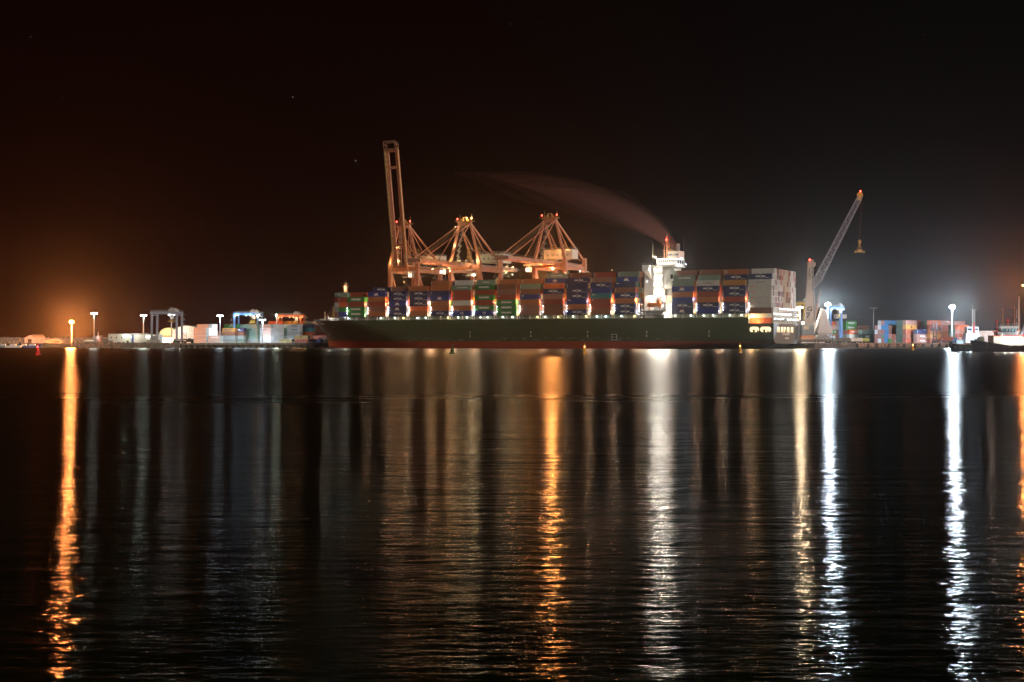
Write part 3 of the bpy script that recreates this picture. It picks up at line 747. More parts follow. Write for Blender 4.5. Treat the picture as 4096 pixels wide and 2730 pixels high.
lb = empty('lifeboat', SW(px_b, -1.0, 24.2), SHIPROT, 'enclosed orange lifeboat hanging from davits beside the white accommodation block', 'lifeboat')
hl = []
for i in range(13):
    t_ = -1 + 2 * i / 12; w_2 = 1.5 * math.sqrt(max(0.02, 1 - t_ ** 2 * .96)); hl.append((t_ * 4.3, w_2))
m = MB(); vs = []; n = 10
for x, r_ in hl:
    for k in range(n):
        a_ = 2 * math.pi * k / n; vs.append((x, r_ * math.cos(a_), (1.6 if math.sin(a_) < 0 else 1.5) * (r_ / 1.5) ** .5 * math.sin(a_)))
m.add(vs, [(i * n + k, i * n + (k + 1) % n, (i + 1) * n + (k + 1) % n, (i + 1) * n + k) for i in range(12) for k in range(n)])
m.build('hull', ORGP, lb, smooth=True); MB().box(1.4, 3.0, -.9, .9, 1.0, 2.6).build('cabin', ORGP, lb)

# stern: mooring-deck openings, lit frames
def rrect(x0, x1, z0, z1, r_, y0, y1):
    pts = []
    for cx, cz, a0_ in ((x1 - r_, z1 - r_, 0), (x0 + r_, z1 - r_, 90), (x0 + r_, z0 + r_, 180), (x1 - r_, z0 + r_, 270)):
        for k in range(5): a_ = R(a0_ + 22.5 * k); pts.append((cx + r_ * math.cos(a_), y0, cz + r_ * math.sin(a_)))
    return pts
OPENW = glow('mooring_deck_glow', (1.0, .78, .42), 1.5)  # emissive panels stand in for the lamplit deck behind the openings
for x0, x1 in ((sof(2999, 0), sof(3036, 0)), (sof(3041, 0), sof(3084, 0))):
    fr = MB().prism(rrect(x0, x1, 9.1, 11.9, 1.3, -.06, 0), (0, .1, 0)).build('mooring_opening', OPENW, ship)
    MB().box(x0 + 1.6, x0 + 2.8, -.12, -.05, 9.15, 10.5).box(x0 + 3.9, x0 + 4.6, -.12, -.05, 9.15, 10.1).build('winch', DARK, fr)
for v0, v1 in ((6.6, 11), (14, 18.4), (20.5, 23.4), (26, 30.5), (34, 38.5)):
    fr = MB().box(21.84, 21.9, v0, v1, 9.0, 11.9).build('mooring_opening', OPENW, ship)
    MB().box(21.9, 21.94, v0 + 1.0, v0 + 2.4, 9.0, 10.4).build('winch', DARK, fr)
# lit lashing frame across the stern face
sf = MB(); S0 = 21.0
for k in range(20):
    v = .4 + k * 2.58; sf.box(S0 - .25, S0 + .1, v, v + .28, 13.7, 22.4)
for z in (13.75, 16.5, 19.2, 22.1): sf.box(S0 - .2, S0 + .6, .3, 49.7, z, z + .22)
for k in range(0, 19, 2): sf.beam((S0 + .15, .6 + k * 2.58, 13.9), (S0 + .15, 2.6 + k * 2.58, 16.5), .14)
sf.build('stern_lashing_frame', paint('lashing_paint', (.55, .56, .52)), ship)
for i in range(10):
    v = 1.6 + i * 5.1
    for z in (21.6, 18.7, 16.1):
        if rnd.random() < .2: continue
        c_ = rnd.choice([WHITEL, WHITEL, COOL, (1, .97, .9)])
        fixture(ship, (S0 + .9, v, z), .12, name='frame_lamp')
        MB().ball((S0 + 1.1, v, z), .22, 8).build('lamp_glow_ball', BULB, ship)
        if z == 18.7: lamp((S0 + 1.6, v, z), 380, c_, .3, ship)
for i in range(4): lamp((S0 - 1.5, 6 + i * 12, 17.5), 320, WHITEL, .3, ship)
s_o = (sof(3000, 3.5) + sof(3086, 3.5)) / 2
container(SW(s_o + .4, 5.0, 13.8), SHIPROT, 'S', None, 12.2, 'lower of two inside the lit stern opening of the ship', SG)
container(SW(s_o + .4, 5.05, 16.8 - .05), SHIPROT, 'K', None, 12.2, 'upper of two inside the lit stern opening of the ship', SG)
lamp((8.9, 1.2, 17.3), 2000, (1.0, .55, .2), .4, ship); fixture(ship, (8.7, 1.4, 17.4), .2, name='flood_lamp')
lamp((12.0, 1.6, 14.6), 1500, (1.0, .6, .25), .3, ship)
MB().box(20.9, 21.6, .2, .6, 13.7, 22.4).box(8.2, 8.7, .2, .6, 17.0, 19.3).beam((21, .4, 19.2), (15, .4, 13.9), .15).build('stern_pillar', STEEL, ship)

# spots added on the superstructure to brighten its white streak in the water
for px, v, z, pw in ((2612, .6, 44.8, 26000), (2634, 1.8, 40.0, 30000), (2650, 2.2, 34.0, 26000), (2672, 3.4, 49.0, 22000), (2630, -.4, 27.5, 30000), (2603, -.4, 24.0, 18000), (2658, -.2, 24.0, 20000)):
    s = sv(px, v); fixture(ship, (s, v + .1, z), .22, name='flood_lamp'); lamp((s, v - .3, z), pw * .42, (1.0, .90, .78), .35, ship, spot=R(110), aim=(SA * -1 + .3, -CA, -.12))

# ------------------------------------------------------------------ ship-to-shore cranes on the quay
def rail(m, p, q, h=1.1, n=None):
    p = Vector(p); q = Vector(q); n = n or max(2, int((q - p).length / 3))
    for z in (h * .5, h): m.beam(p + Vector((0, 0, z)), q + Vector((0, 0, z)), .07)
    for i in range(n + 1):
        c = p.lerp(q, i / n); m.beam(c, c + Vector((0, 0, h)), .07)
    return m
CG = 'ship-to-shore gantry cranes on the quay'
def sts(s0, label, raised=False, outreach=64.0, back=37.0, house=(-9.7, 9.7, 12.0, 21.0), housecol=None, lights='normal', seed=1):
    q = random.Random(seed)
    c = empty('gantry_crane', SW(s0, 58, QZ), SHIPROT, label, 'crane', CG)
    HX = 10.2; G = 30.0; ZB = 46.6; ZG = 49.2; ZT = 51.6      # girder bottom / top
    for x in (-HX, HX):
        for y, z1 in ((0, ZT + .5), (G, ZT + 2)):
            m = MB().beam((x, y, 1.5), (x, y, z1), 2.7, 2.2, 2.7, 2.2); m.build('leg', CRANE, c)
            w = MB()
            for k in (-3, -1, 1, 3): w.tube((x + k, y - .3, .55), (x + k, y + .3, .55), .55, n=10)
            w.box(x - 4, x + 4, y - .6, y + .6, .9, 1.9); w.build('bogie', DARK, c)
        m = MB().beam((x, 0, 12.0), (x, G, 12.0), 1.6, 2.2).build('sill_beam', CRANE, c)
        MB().beam((x, 1.5, ZB - 2.5), (x, G * .62, 13), 1.3).build('brace', CRANE, c)
        MB().beam((x, 1, ZG - 2.4), (x, G, ZG - 2.4), 1.7, 2.6).build('side_girder', CRANE, c)
        MB().tube((x, G, ZT), (x * .38, 1.0, 75.5), .75, .65, 10).build('backstay', CRANE, c)
        MB().beam((x, 0, ZT), (x * .38, 0, 75.5), 1.5, 1.5, 1.2, 1.2).build('mast_leg', CRANE, c)
        m = MB().tube((x * .38, .5, 75), (x * .36, 18, 60), .3, .3, 8).tube((x * .36, 18, 60), (x * .36, G + back * .6, ZT + 1), .3, .3, 8); m.build('tie_rod', CRANE, c)
    MB().beam((-HX, 0, ZG - 1.2), (HX, 0, ZG - 1.2), 1.9, 2.8).build('portal_beam', CRANE, c)
    MB().beam((-HX, G, ZG - 1.2), (HX, G, ZG - 1.2), 1.9, 2.8).build('portal_beam', CRANE, c)
    MB().beam((-HX, G, 12), (HX, G, 12), 1.5, 2.0).beam((-HX, 0, 12), (HX, 0, 12), 1.5, 2.0).build('sill_beam', CRANE, c)
    MB().beam((-4.6, 0, 75.5), (4.6, 0, 75.5), 2.4, 2.4).build('apex_beam', CRANE, c)
    ap = MB().box(-6.2, 5.8, -2.2, 2.2, 77.0, 77.2); rail(ap, (-6.2, -2.1, 77.2), (5.8, -2.1, 77.2)); rail(ap, (-6.2, 2.1, 77.2), (5.8, 2.1, 77.2))
    ap.box(-1.5, -.9, -.4, .4, 77.2, 80).box(1.0, 1.6, -.4, .4, 77.2, 80).box(-1.5, 1.6, -.3, .3, 79.6, 80).tube((-3.5, 0, 77), (-3.5, 0, 81.5), .12).tube((4.8, 0, 77), (4.8, 0, 82), .12)
    ap.build('apex_platform', paint('platform_paint', (.45, .30, .14), dirt=.2), c)
    sh = MB()
    for x in (-2.2, 1.8): sh.tube((x, -.3, 78), (x, .3, 78), .9, n=14)
    sh.build('sheave', YELP, c)
    # fixed girders behind the hinge
    for x in (-3.6, 3.6): MB().beam((x, -3, ZG), (x, G + back, ZG), 1.1, 2.4).build('main_girder', CRANE, c)
    tw = MB()
    for y in (G + back, G + back * .5, G * .5, -3): tw.beam((-3.6, y, ZG), (3.6, y, ZG), .8, 1.6)
    tw.build('girder_tie', CRANE, c)
    wk = MB()
    for x in (-5.4, 5.4):
        wk.box(x - .6, x + .6, -2, G + back, ZG - .3, ZG - .15); rail(wk, (x, -2, ZG - .15), (x, G + back, ZG - .15))
    rail(wk, (-3.6, -2, ZG + 1.2), (-3.6, G + back, ZG + 1.2), 1.2)
    wk.box(-7, -4, G + back - 10, G + back - 1, ZG - 6.5, ZG - 6.2); rail(wk, (-7, G + back - 10, ZG - 6.2), (-7, G + back - 1, ZG - 6.2))
    wk.beam((-7, G + back - 1, ZG - 6.2), (-5.4, G + back - 1, ZG), .3).beam((-4, G + back - 10, ZG - 6.2), (-4.4, G + back - 10, ZG), .3)
    wk.build('walkway', STEEL, c)
    # boom
    bm = []
    th = R(81.0) if raised else 0.0
    def bpos(x, r, dz=0.0):     # r metres out from the hinge
        return Vector((x, -3 - r * math.cos(th) - dz * math.sin(th), ZG + r * math.sin(th) + dz * math.cos(th)))
    for x in (-3.6, 3.6): MB().beam(bpos(x, 0), bpos(x, outreach - 3), 1.2, 2.4, 1.1, 2.2).build('boom_girder', CRANE, c)
    tw = MB()
    for r_ in (outreach - 3.3, outreach * .55 if not raised else outreach * .82, 14): tw.beam(bpos(-3.6, r_), bpos(3.6, r_), .9, 1.8)
    tw.build('boom_tie', CRANE, c)
    tp = MB()
    for r_ in (outreach - 3, outreach):
        for x in (-4.2, 4.2): tp.beam(bpos(x, r_ + .2, -1.2), bpos(x, r_ + .2, 3.4), .25)
    for dz in (-1.2, 1.0, 3.4):
        for x in (-4.2, 4.2): tp.beam(bpos(x, outreach - 3, dz), bpos(x, outreach + 2, dz), .22)
        tp.beam(bpos(-4.2, outreach + 2, dz), bpos(4.2, outreach + 2, dz), .22); tp.beam(bpos(-4.2, outreach - 3, dz), bpos(4.2, outreach - 3, dz), .22)
    for k in range(5): tp.beam(bpos(-3.4 + k * 1.7, outreach + 2, -1.2), bpos(-3.4 + k * 1.7, outreach + 2, 3.4), .16)
    tp.build('boom_tip_frame', paint('boom_tip_paint', (.35, .2, .14)), c)
    bw = MB()
    for x in (-4.9, 4.9):
        for i in range(int(outreach / 3)):
            bw.beam(bpos(x, i * 3, 1.2), bpos(x, i * 3, 2.3), .08)
        bw.beam(bpos(x, 0, 2.3), bpos(x, outreach - 3, 2.3), .08); bw.beam(bpos(x, 0, 1.2), bpos(x, outreach - 3, 1.2), .5, .1)
    for i in range(int(outreach / 3.5)):
        x = q.choice((-4.6, 4.6)); r_ = 2 + i * 3.5; bw.beam(bpos(x, r_, 1.0), bpos(x, r_ + q.uniform(.6, 1.8), 1.0), .5, q.uniform(.5, 1.3))
    bw.build('boom_walkway', paint('walkway_paint', (.5, .36, .16), dirt=.3), c)
    if not raised:
        for x in (-3.6, 3.6):
            MB().tube((x, 0, 75.5), bpos(x, outreach - 8, 1.2), .33, .33, 8).build('forestay', CRANE, c)
            MB().tube((x, 0, 75.5), bpos(x, outreach * .40, 1.2), .28, .28, 8).build('forestay', CRANE, c)
        wr = MB()
        for k in (-1.6, -.6, .6, 1.6): wr.tube((k, 0, 77), bpos(k * .8, outreach - 10, 1.2), .07, .07, 5, cap=False)
        wr.build('hoist_wire', paint('wire_paint', (.35, .2, .1)), c)
    else:
        wr = MB()
        for x in (-3.6, 3.6):
            wr.tube((x, 0, 75.5), bpos(x, 26, -1), .3, .3, 8); wr.tube((x + .9, -1, 76), (x + .9, -2, ZT), .18, .18, 6).tube((x + .3, 2, 75), (x - .2, 3, ZT), .18, .18, 6)
        wr.build('forestay', CRANE, c)
        bp_ = MB()
        for k, r_ in enumerate((22, 38, 54, 70)):
            for x in (-4.3, 4.3): bp_.beam(bpos(x, r_, 1.0), bpos(x, r_, 3.0), .16)
        bp_.beam(bpos(-3.6, 28, -1.4), bpos(3.6, 28, -1.4), 1.6, 2.2); bp_.build('boom_bracket', CRANE, c)
    # stairs, towers
    st = MB()
    for k in range(7):
        z = ZT + k * 3.4; y = 1.2
        st.box(-7.6 + k * .7, -5.4 + k * .7, y, y + 2, z, z + .12); st.beam((-7.4 + k * .7, y, z), (-5.0 + k * .7, y, z + 3.4), .2); rail(st, (-7.6 + k * .7, y, z), (-5.4 + k * .7, y, z), n=2)
    for k in range(12):
        z = 3 + k * 3.6; st.box(HX - 5.0, HX - 1.7, G - 1.5, G + 1, z, z + .12); st.beam((HX - 4.6, G - 1.4, z), (HX - 1.9, G - 1.4, z + 3.6), .3, .16)
        rail(st, (HX - 5.0, G - 1.5, z), (HX - 1.7, G - 1.5, z), n=2)
    st.build('stair_flight', STEEL, c)
    for x in (-1.5, 5.2):
        tt = MB()
        for a_, b_ in ((-.9, -.9), (.9, -.9), (-.9, .9), (.9, .9)): tt.beam((x + a_, 9 + b_, ZT), (x + a_, 9 + b_, ZT + 9), .14)
        for z in (3, 6, 9): tt.box(x - 1.3, x + 1.3, 7.8, 10.2, ZT + z, ZT + z + .12); rail(tt, (x - 1.3, 7.8, ZT + z), (x + 1.3, 7.8, ZT + z), n=3)
        tt.build('lattice_post', paint('platform_paint', (.45, .30, .14)), c)
    # machinery house
    hx0, hx1, hy0, hy1 = house
    mh = MB().box(hx0, hx1, hy0, hy1, ZT + 1.0, ZT + 6.8); rail(mh, (hx0, hy0, ZT + 6.8), (hx1, hy0, ZT + 6.8)); rail(mh, (hx1, hy0, ZT + 6.8), (hx1, hy1, ZT + 6.8))
    mhh = mh.build('machinery_house', housecol or paint('house_paint', (.72, .60, .50), dirt=.1), c)
    ws = MB()
    for k in range(5): ws.box(hx0 + 2 + k * 3.4, hx0 + 3.3 + k * 3.4, hy0 - .06, hy0 + .05, ZT + 2.6, ZT + 4.0)
    ws.build('louvre', GREYP, mhh)
    text(c, 'Liebherr', 1.5, TW, (0, G * .5 - 8, ZG - 2.4), bold=.03, name='sign_lettering')
    # trolley, cabin, festoon
    ty = -26 if not raised else 12
    tr_ = MB().box(-4, 4, ty - 3, ty + 3, ZB - .2, ZB + .6).box(-3, -1, ty - 2, ty, ZB + .6, ZB + 1.6)
    tr_.build('trolley', STEEL, c)
    cb = MB().box(-5.6, -3.2, ty + 3.5, ty + 6.5, ZB - 3.6, ZB - .9); cb.box(-5.7, -3.1, ty + 3.4, ty + 6.6, ZB - .9, ZB - .7).beam((-4.4, ty + 5, ZB - .7), (-4.4, ty + 5, ZB + .4), .5)
    cbo = cb.build('operator_cabin', WHITE, c); MB().box(-5.66, -3.14, ty + 3.42, ty + 3.5, ZB - 3.2, ZB - 1.4).build('window', COOLWIN, cbo)
    pl = MB().box(-6, 6, 8, 14, ZB - 3.4, ZB - 3.2); rail(pl, (-6, 8, ZB - 3.2), (6, 8, ZB - 3.2)); rail(pl, (-6, 14, ZB - 3.2), (6, 14, ZB - 3.2)); pl.build('service_platform', STEEL, c)
    hw = MB()
    for a_ in (-1.5, 1.5):
        for b_ in (-1, 1): hw.tube((a_, ty + b_, ZB), (a_, ty + b_, 36), .06, .06, 5)
    hw.build('hoist_rope', DARK, c)
    # beacons
    for x in (-5.2, 4.9):
        b_ = MB().ball((x, -.4, 78.9), .38, 8).build('red_beacon', BULBR, c); lamp((x, -1.0, 78.9), 70, (1, .05, .03), .35, c)
    # work lamps
    for (x, y, z, p_, col, r_) in LIGHTS[lights]:
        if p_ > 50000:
            fixture(c, (x, y, z), .6, name='flood_lamp'); MB().ball((x, y - 1.0, z), .8, 12).build('lamp_glow_ball', BULBO, c)
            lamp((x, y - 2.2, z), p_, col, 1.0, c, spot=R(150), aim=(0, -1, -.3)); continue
        fixture(c, (x, y, z), .25, name='work_lamp'); lamp((x, y - .6, z), p_ * (1 if p_ > 9500 else (1.05 if lights == 'two' else .7)), (col[0], col[1] * .8, col[2] * .5), r_, c)
    return c
CRW = (1.0, .80, .52); 
LIGHTS = dict(
    one=[(-9, -2, 52.5, 1600, CRW, .35), (-2, -2, 53, 1200, WHITEL, .3), (5, -1, 53, 1500, CRW, .35), (9, 3, 52.6, 1400, WHITEL, .35), (-4, 14, 44.5, 1500, WHITEL, .3), (3, 30, 53, 2200, CRW, .35),
         (0, 50, 52, 2500, CRW, .35), (0, -8, 30, 3500, (1, .55, .28), .5), (-6, 10, 40, 2500, (1, .6, .32), .5), (-2, -3.5, 62, 1500, (1, .55, .3), .3)],
    two=[(2, -1.5, 79.3, 1500, CRW, .4), (5.6, -1.5, 79, 1700, CRW, .4), (-6.5, -1.5, 74, 1100, WHITEL, .35), (-6.5, -1, 62, 900, WHITEL, .3), (-9, -2, 52, 1500, CRW, .35), (-3, -2, 52.2, 1300, CRW, .35), (1.5, -2, 52.2, 1300, CRW, .35), (7, -2, 52.2, 1500, WHITEL, .35), (9.5, -2, 52.4, 1400, WHITEL, .35),
         (2, 8, 43.6, 3800, COOL, .5), (5, 12, 43.6, 2600, COOL, .45), (0, 40, 54, 4200, (1, .9, .8), .4), (3, 52, 47, 4200, WHITEL, .45), (4, 60, 46, 2600, WHITEL, .4), (-2, 64, 51, 2600, CRW, .35), (3, 60, 41.5, 900, CRW, .25), (0, -20, 45, 5000, (1, .58, .30), .5), (0, -42, 45, 4000, (1, .62, .35), .5), (-5, 12, 36, 3500, (1, .6, .33), .5)],
    three=[(1, 3, 46.0, 130000, (1, .34, .08), 1.3), (6.5, 9, 40.8, 9000, (1, .55, .2), .6), (0, -30, 44.5, 6500, (1, .50, .22), .5), (-1, -50, 44.5, 5000, (1, .5, .25), .5), (-6, 6, 51.8, 3000, (1, .6, .3), .4), (4, 9, 58, 3500, (1, .6, .32), .4), (2, 22, 47, 2500, WHITEL, .4), (-3, 6, 30, 4000, (1, .5, .25), .5), (9, 26, 45, 1500, (.8, .7, 1), .4)])
sts(-239.9, 'leftmost salmon gantry crane with its twin girder boom raised upright', raised=True, outreach=78, back=38, house=(-6, 6, 34, 46), lights='one', seed=3)
sts(-195.0, 'middle gantry crane with its boom lowered over the ship and two lamps at its peak', outreach=64, back=37, house=(-8, 10, 30, 46), housecol=paint('pale_house', (.62, .66, .56)), lights='two', seed=4)
sts(-135.7, 'rightmost gantry crane with glowing box machinery house and boom lowered over the ship', outreach=66, back=14, lights='three', seed=5)

# ------------------------------------------------------------------ terminals on both sides
def yard(px, Y, deg, codes, group, where, row=0, L=12.2, hs=1.0, z0=QZ, skip=0):
    """one stack; px = left edge of the long face, codes bottom to top"""
    th = R(deg); d = Vector((math.cos(th), math.sin(th), 0)); p = Vector((-math.sin(th), math.cos(th), 0))
    c0 = Vector(((px - 2048) / F * Y, Y, z0)); ctr = c0 + d * (L / 2) + p * (CW / 2 + row * 2.62)
    for i, cd in enumerate(codes.split()):
        if i < skip or cd == '..': continue
        mk = {'_': '', 'x': None}.get(cd[1], cd[1])
        o = container(ctr + Vector((0, 0, i * CP * hs)), th, cd[0], mk, L, f'{ordt(i, len(codes.split()))} tier, {where}', group)
        o.scale = (1, 1, hs)
LG = 'containers in the left terminal'; RG = 'containers in the right terminal'
HS = .86
# left terminal
yard(775, 972, -35, 'Q_ Qr Qr Qr', LG, 'left end stack of the left terminal', hs=HS)
for r, w in ((1, 'second'), (2, 'third'), (3, 'fourth')):
    yard(775, 972, -35, 'Qx Kx Kx Kx Kx' if r > 1 else 'Qx Kx Kx Kx Qr', LG, f'{w} row behind left end stack', row=r, hs=HS)
yard(832, 965, -35, 'Q_ Qs', LG, 'low stack beside left end stack', hs=HS)
yard(888, 975, -35, 'Qx Q_ U_ YH', LG, 'stack topped by yellow box', hs=HS)
yard(897, 984, -35, 'Qx Qx Qx Qx Gu', LG, 'behind the yellow box', hs=HS, skip=4)
yard(924, 974, -35, 'Cx Q_ U_ Nc', LG, 'stack topped by navy box', hs=HS)
yard(938, 984, -35, 'Qx Qx Qx Qx C_', LG, 'behind the navy box', hs=HS, skip=4)
yard(977, 974, -35, 'Q_ C_ C_ Cd C_', LG, 'stack left of the white reefers', hs=HS)
yard(1030, 970, -35, 'K_ Ks K_ Ko W_', LG, 'stack with its reefer ends on the right', hs=HS)
for r, w in ((1, 'second'), (2, 'third'), (3, 'fourth'), (4, 'fifth')):
    yard(1030, 970, -35, 'Kx Kx Kx Kx Kx', LG, f'{w} row of white reefer ends', row=r, hs=HS)
yard(1115, 960, -35, 'V_', LG, 'lone olive box by the reefers', hs=HS)
yard(1130, 985, -35, 'Wx W_ C_ C_ W_', LG, 'stack right of the dark gap', hs=HS)
yard(1148, 978, -35, 'Kx Kk W_ Kk Kk', LG, 'white stack with black lettering', hs=HS)
yard(1178, 960, -35, 'R_ Vd', LG, 'low stack with an olive top box', hs=HS)
yard(1197, 980, -35, 'Rx S_ S_ T_ N_', LG, 'stack of orange, teal and navy', hs=HS)
yard(1228, 962, -35, 'Nx', LG, 'dark box low by the bow', hs=HS)
yard(1253, 965, -35, 'Qx P_', LG, 'low pink-topped stack by the bow', hs=HS)
yard(1258, 985, -35, 'Rx Rx R_ U_ R_', LG, 'red-brown stack half hidden by the bow', hs=HS)
for px, cd, w in ((1073, 'S_', 'orange and'), (1115, 'Y_', 'ochre and'), (1163, 'O_', 'brown and'), (1216, 'Qs', 'grey and')):
    yard(px, 1010, -35, 'Qx Qx Qx Qx Qx ' + cd, LG, f'{w} highest in the rear row', hs=HS, skip=5)
# right terminal
yard(3322, 960, 40, 'Px S_ Gu P_', RG, 'stack right of the pyramid hopper')
yard(3298, 985, 40, 'Sx Sx Sx S_ S_', RG, 'orange stack behind the pyramid hopper')
for r, w in ((1, 'second'), (2, 'third')): yard(3383, 958, 40, 'Kx Px Px Kx Kx', RG, f'{w} row beside the green boxes', row=r)
yard(3383, 958, 40, 'Wx Wx Px GE GE', RG, 'stack topped by two green boxes')
yard(3398, 950, 40, 'Kx W_ SX', RG, 'in front of the green boxes')
yard(3346, 1040, 40, 'Kx Kx Kx Kx Kx Kx Km', RG, 'tall white box behind the green ones', skip=6)
yard(3432, 965, 40, 'Dx Dx Dx U_', RG, 'brown topped stack beside the green ones')
yard(3446, 950, 40, 'D_ Du C_', RG, 'stack of dark green boxes')
ends = [('P_ P_ K_ P_', 4), ('Kx P_ P_ K_ W_', 3), ('Px Cx P_ L_ P_', 2), ('Lx Lx Lx Lx L_', 1)]
for codes, r in ends:
    yard(3564, 940, 40, ' '.join(x[0] + 'x' for x in codes.split()), RG, f'{["", "second", "third", "fourth", "fifth"][r]} row of bright end-on boxes', row=r)
yard(3564, 940, 40, 'Dx Lx L_ L_', RG, 'front row of bright end-on boxes')
yard(3550, 946, 40, 'Ux Ux Ux Ux U_', RG, 'highest brown box behind the blue ends', row=1, skip=4)
yard(3567, 938, 40, 'Gu Px Ux U_', RG, 'brown stack at the blue ends')
yard(3580, 930, 40, 'U_ R_', RG, 'low brown stack before the blue ends')
yard(3624, 925, 40, 'R_ Ud R_ Yd M_', RG, 'stack with an ochre box near its top')
yard(3666, 945, 40, 'Nx Nx Nx S_ R_', RG, 'behind the purple boxes')
yard(3668, 925, 40, 'Mc Mc N_', RG, 'purple boxes with arc logos')
for r in (1, 2): yard(3626, 925, 40, 'Dx Dx Dx Dx D_', RG, f'dark {["", "second", "third"][r]} row in painted shade behind the ochre box', row=r)  # dark colour of these rows stands for shadow on the receding sides
yard(3722, 930, 40, 'R_ Y_ O_ R_ S_', RG, 'stack right of the dark gap')
yard(3764, 950, 40, 'Ux O_ Od R_ Pd', RG, 'stack with pale upper boxes')
for r in (1, 2): yard(3724, 930, 40, 'Dx Dx Dx Dx D_', RG, f'dark {["", "second", "third"][r]} row in painted shade by the reach stacker', row=r)
yard(3834, 930, 40, 'O_ R_ P_ S_', RG, 'last stack before the tugs')
yard(3820, 960, 40, 'Qx Qx Qx Qx P_', RG, 'highest pink box before the tugs')
for r in (1, 2): yard(3834, 930, 40, 'Dx Dx Dx D_', RG, f'dark {["", "second", "third"][r]} row in painted shade before the tugs', row=r)
print('CONTAINERS', NCONT)

# light masts
def flood_mast(px, py, Y, label, col, pwr, down, head=1.6, lit=True, r=.8, group='floodlight masts around the terminals', n=8, dark=False, haze=True):
    top = at(px, py, Y); z1 = top.z
    e = empty('flood_mast', (top.x, Y, QZ), 0, label, 'light mast', group)
    MB().tube((0, 0, 0), (0, 0, z1 - QZ - .3), .42, .24, 10).build('pole', STEEL, e)
    m = MB(); h = z1 - QZ
    m.lathe([(head * .3, h - .9), (head * .75, h - .5), (head * .75, h - .3), (head * .3, h - .2)], 12); m.build('head_frame', STEEL, e)
    bm = {'s': BULBO, 'w': BULBW, 'c': BULB}[col[0]] if lit else GREYP
    for k in range(n):
        a_ = 2 * math.pi * k / n; x, y = head * math.cos(a_), head * .8 * math.sin(a_)
        f_ = MB().box(x - .35, x + .35, y - .3, y + .3, h - .45, h + .15).build('floodlight', bm if (lit and math.sin(a_) < .3) else GREYP, e)
    if lit:
        c_ = {'s': SODIUM, 'w': (1, .74, .45), 'c': COOL, 'g': GREENISH}[col[1] if len(col) > 1 else col[0]]
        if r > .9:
            g_ = r * .64; MB().ball((0, -.6, h), g_, 20, .9).build('lamp_glow_ball', bm, e, smooth=True)  # glowing ball sized to the lamp's glare, far wider than its fittings
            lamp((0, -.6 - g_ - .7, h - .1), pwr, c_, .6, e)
        elif pwr: lamp((0, -r - .4 - head, h - .2), pwr, c_, r, e)
        if down: lamp((0, -.2, h - 1.2), down, c_, .5, e, spot=R(150), aim=(0, .32, -1), blend=.6)
    return e
M_SOD, M_BLUE1, M_BLUE2, M_WARM = 600000, 220000, 300000, 100000
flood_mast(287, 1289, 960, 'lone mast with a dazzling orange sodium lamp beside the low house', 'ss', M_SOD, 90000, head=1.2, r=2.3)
flood_mast(376, 1254, 925, 'tall thick light mast left of the long white building', 'cg', 1500, 30000)
flood_mast(574, 1262, 925, 'light mast rising behind the long white building', 'cg', 3000, 35000)
flood_mast(686, 1260, 930, 'light mast in front of the leftmost yard crane', 'cc', 1800, 35000)
flood_mast(880, 1263, 950, 'light mast right of the end-on reefer boxes', 'cc', 1600, 150000)
flood_mast(1050, 1280, 930, 'short light mast in front of the white reefers', 'cc', 1800, 240000)
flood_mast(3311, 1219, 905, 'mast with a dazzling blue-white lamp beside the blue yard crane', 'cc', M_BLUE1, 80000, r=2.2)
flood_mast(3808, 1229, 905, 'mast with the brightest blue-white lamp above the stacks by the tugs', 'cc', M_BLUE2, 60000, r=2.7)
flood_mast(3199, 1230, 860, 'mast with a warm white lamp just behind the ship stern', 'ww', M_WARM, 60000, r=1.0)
flood_mast(3494, 1231, 960, 'unlit T-shaped light mast above the right container stacks', 'cc', 0, 0, lit=False, n=6, head=2.6)
flood_mast(4104, 1141, 760, 'mast with an orange lamp at the right edge of the picture', 'ss', 180000, 50000, r=1.8)
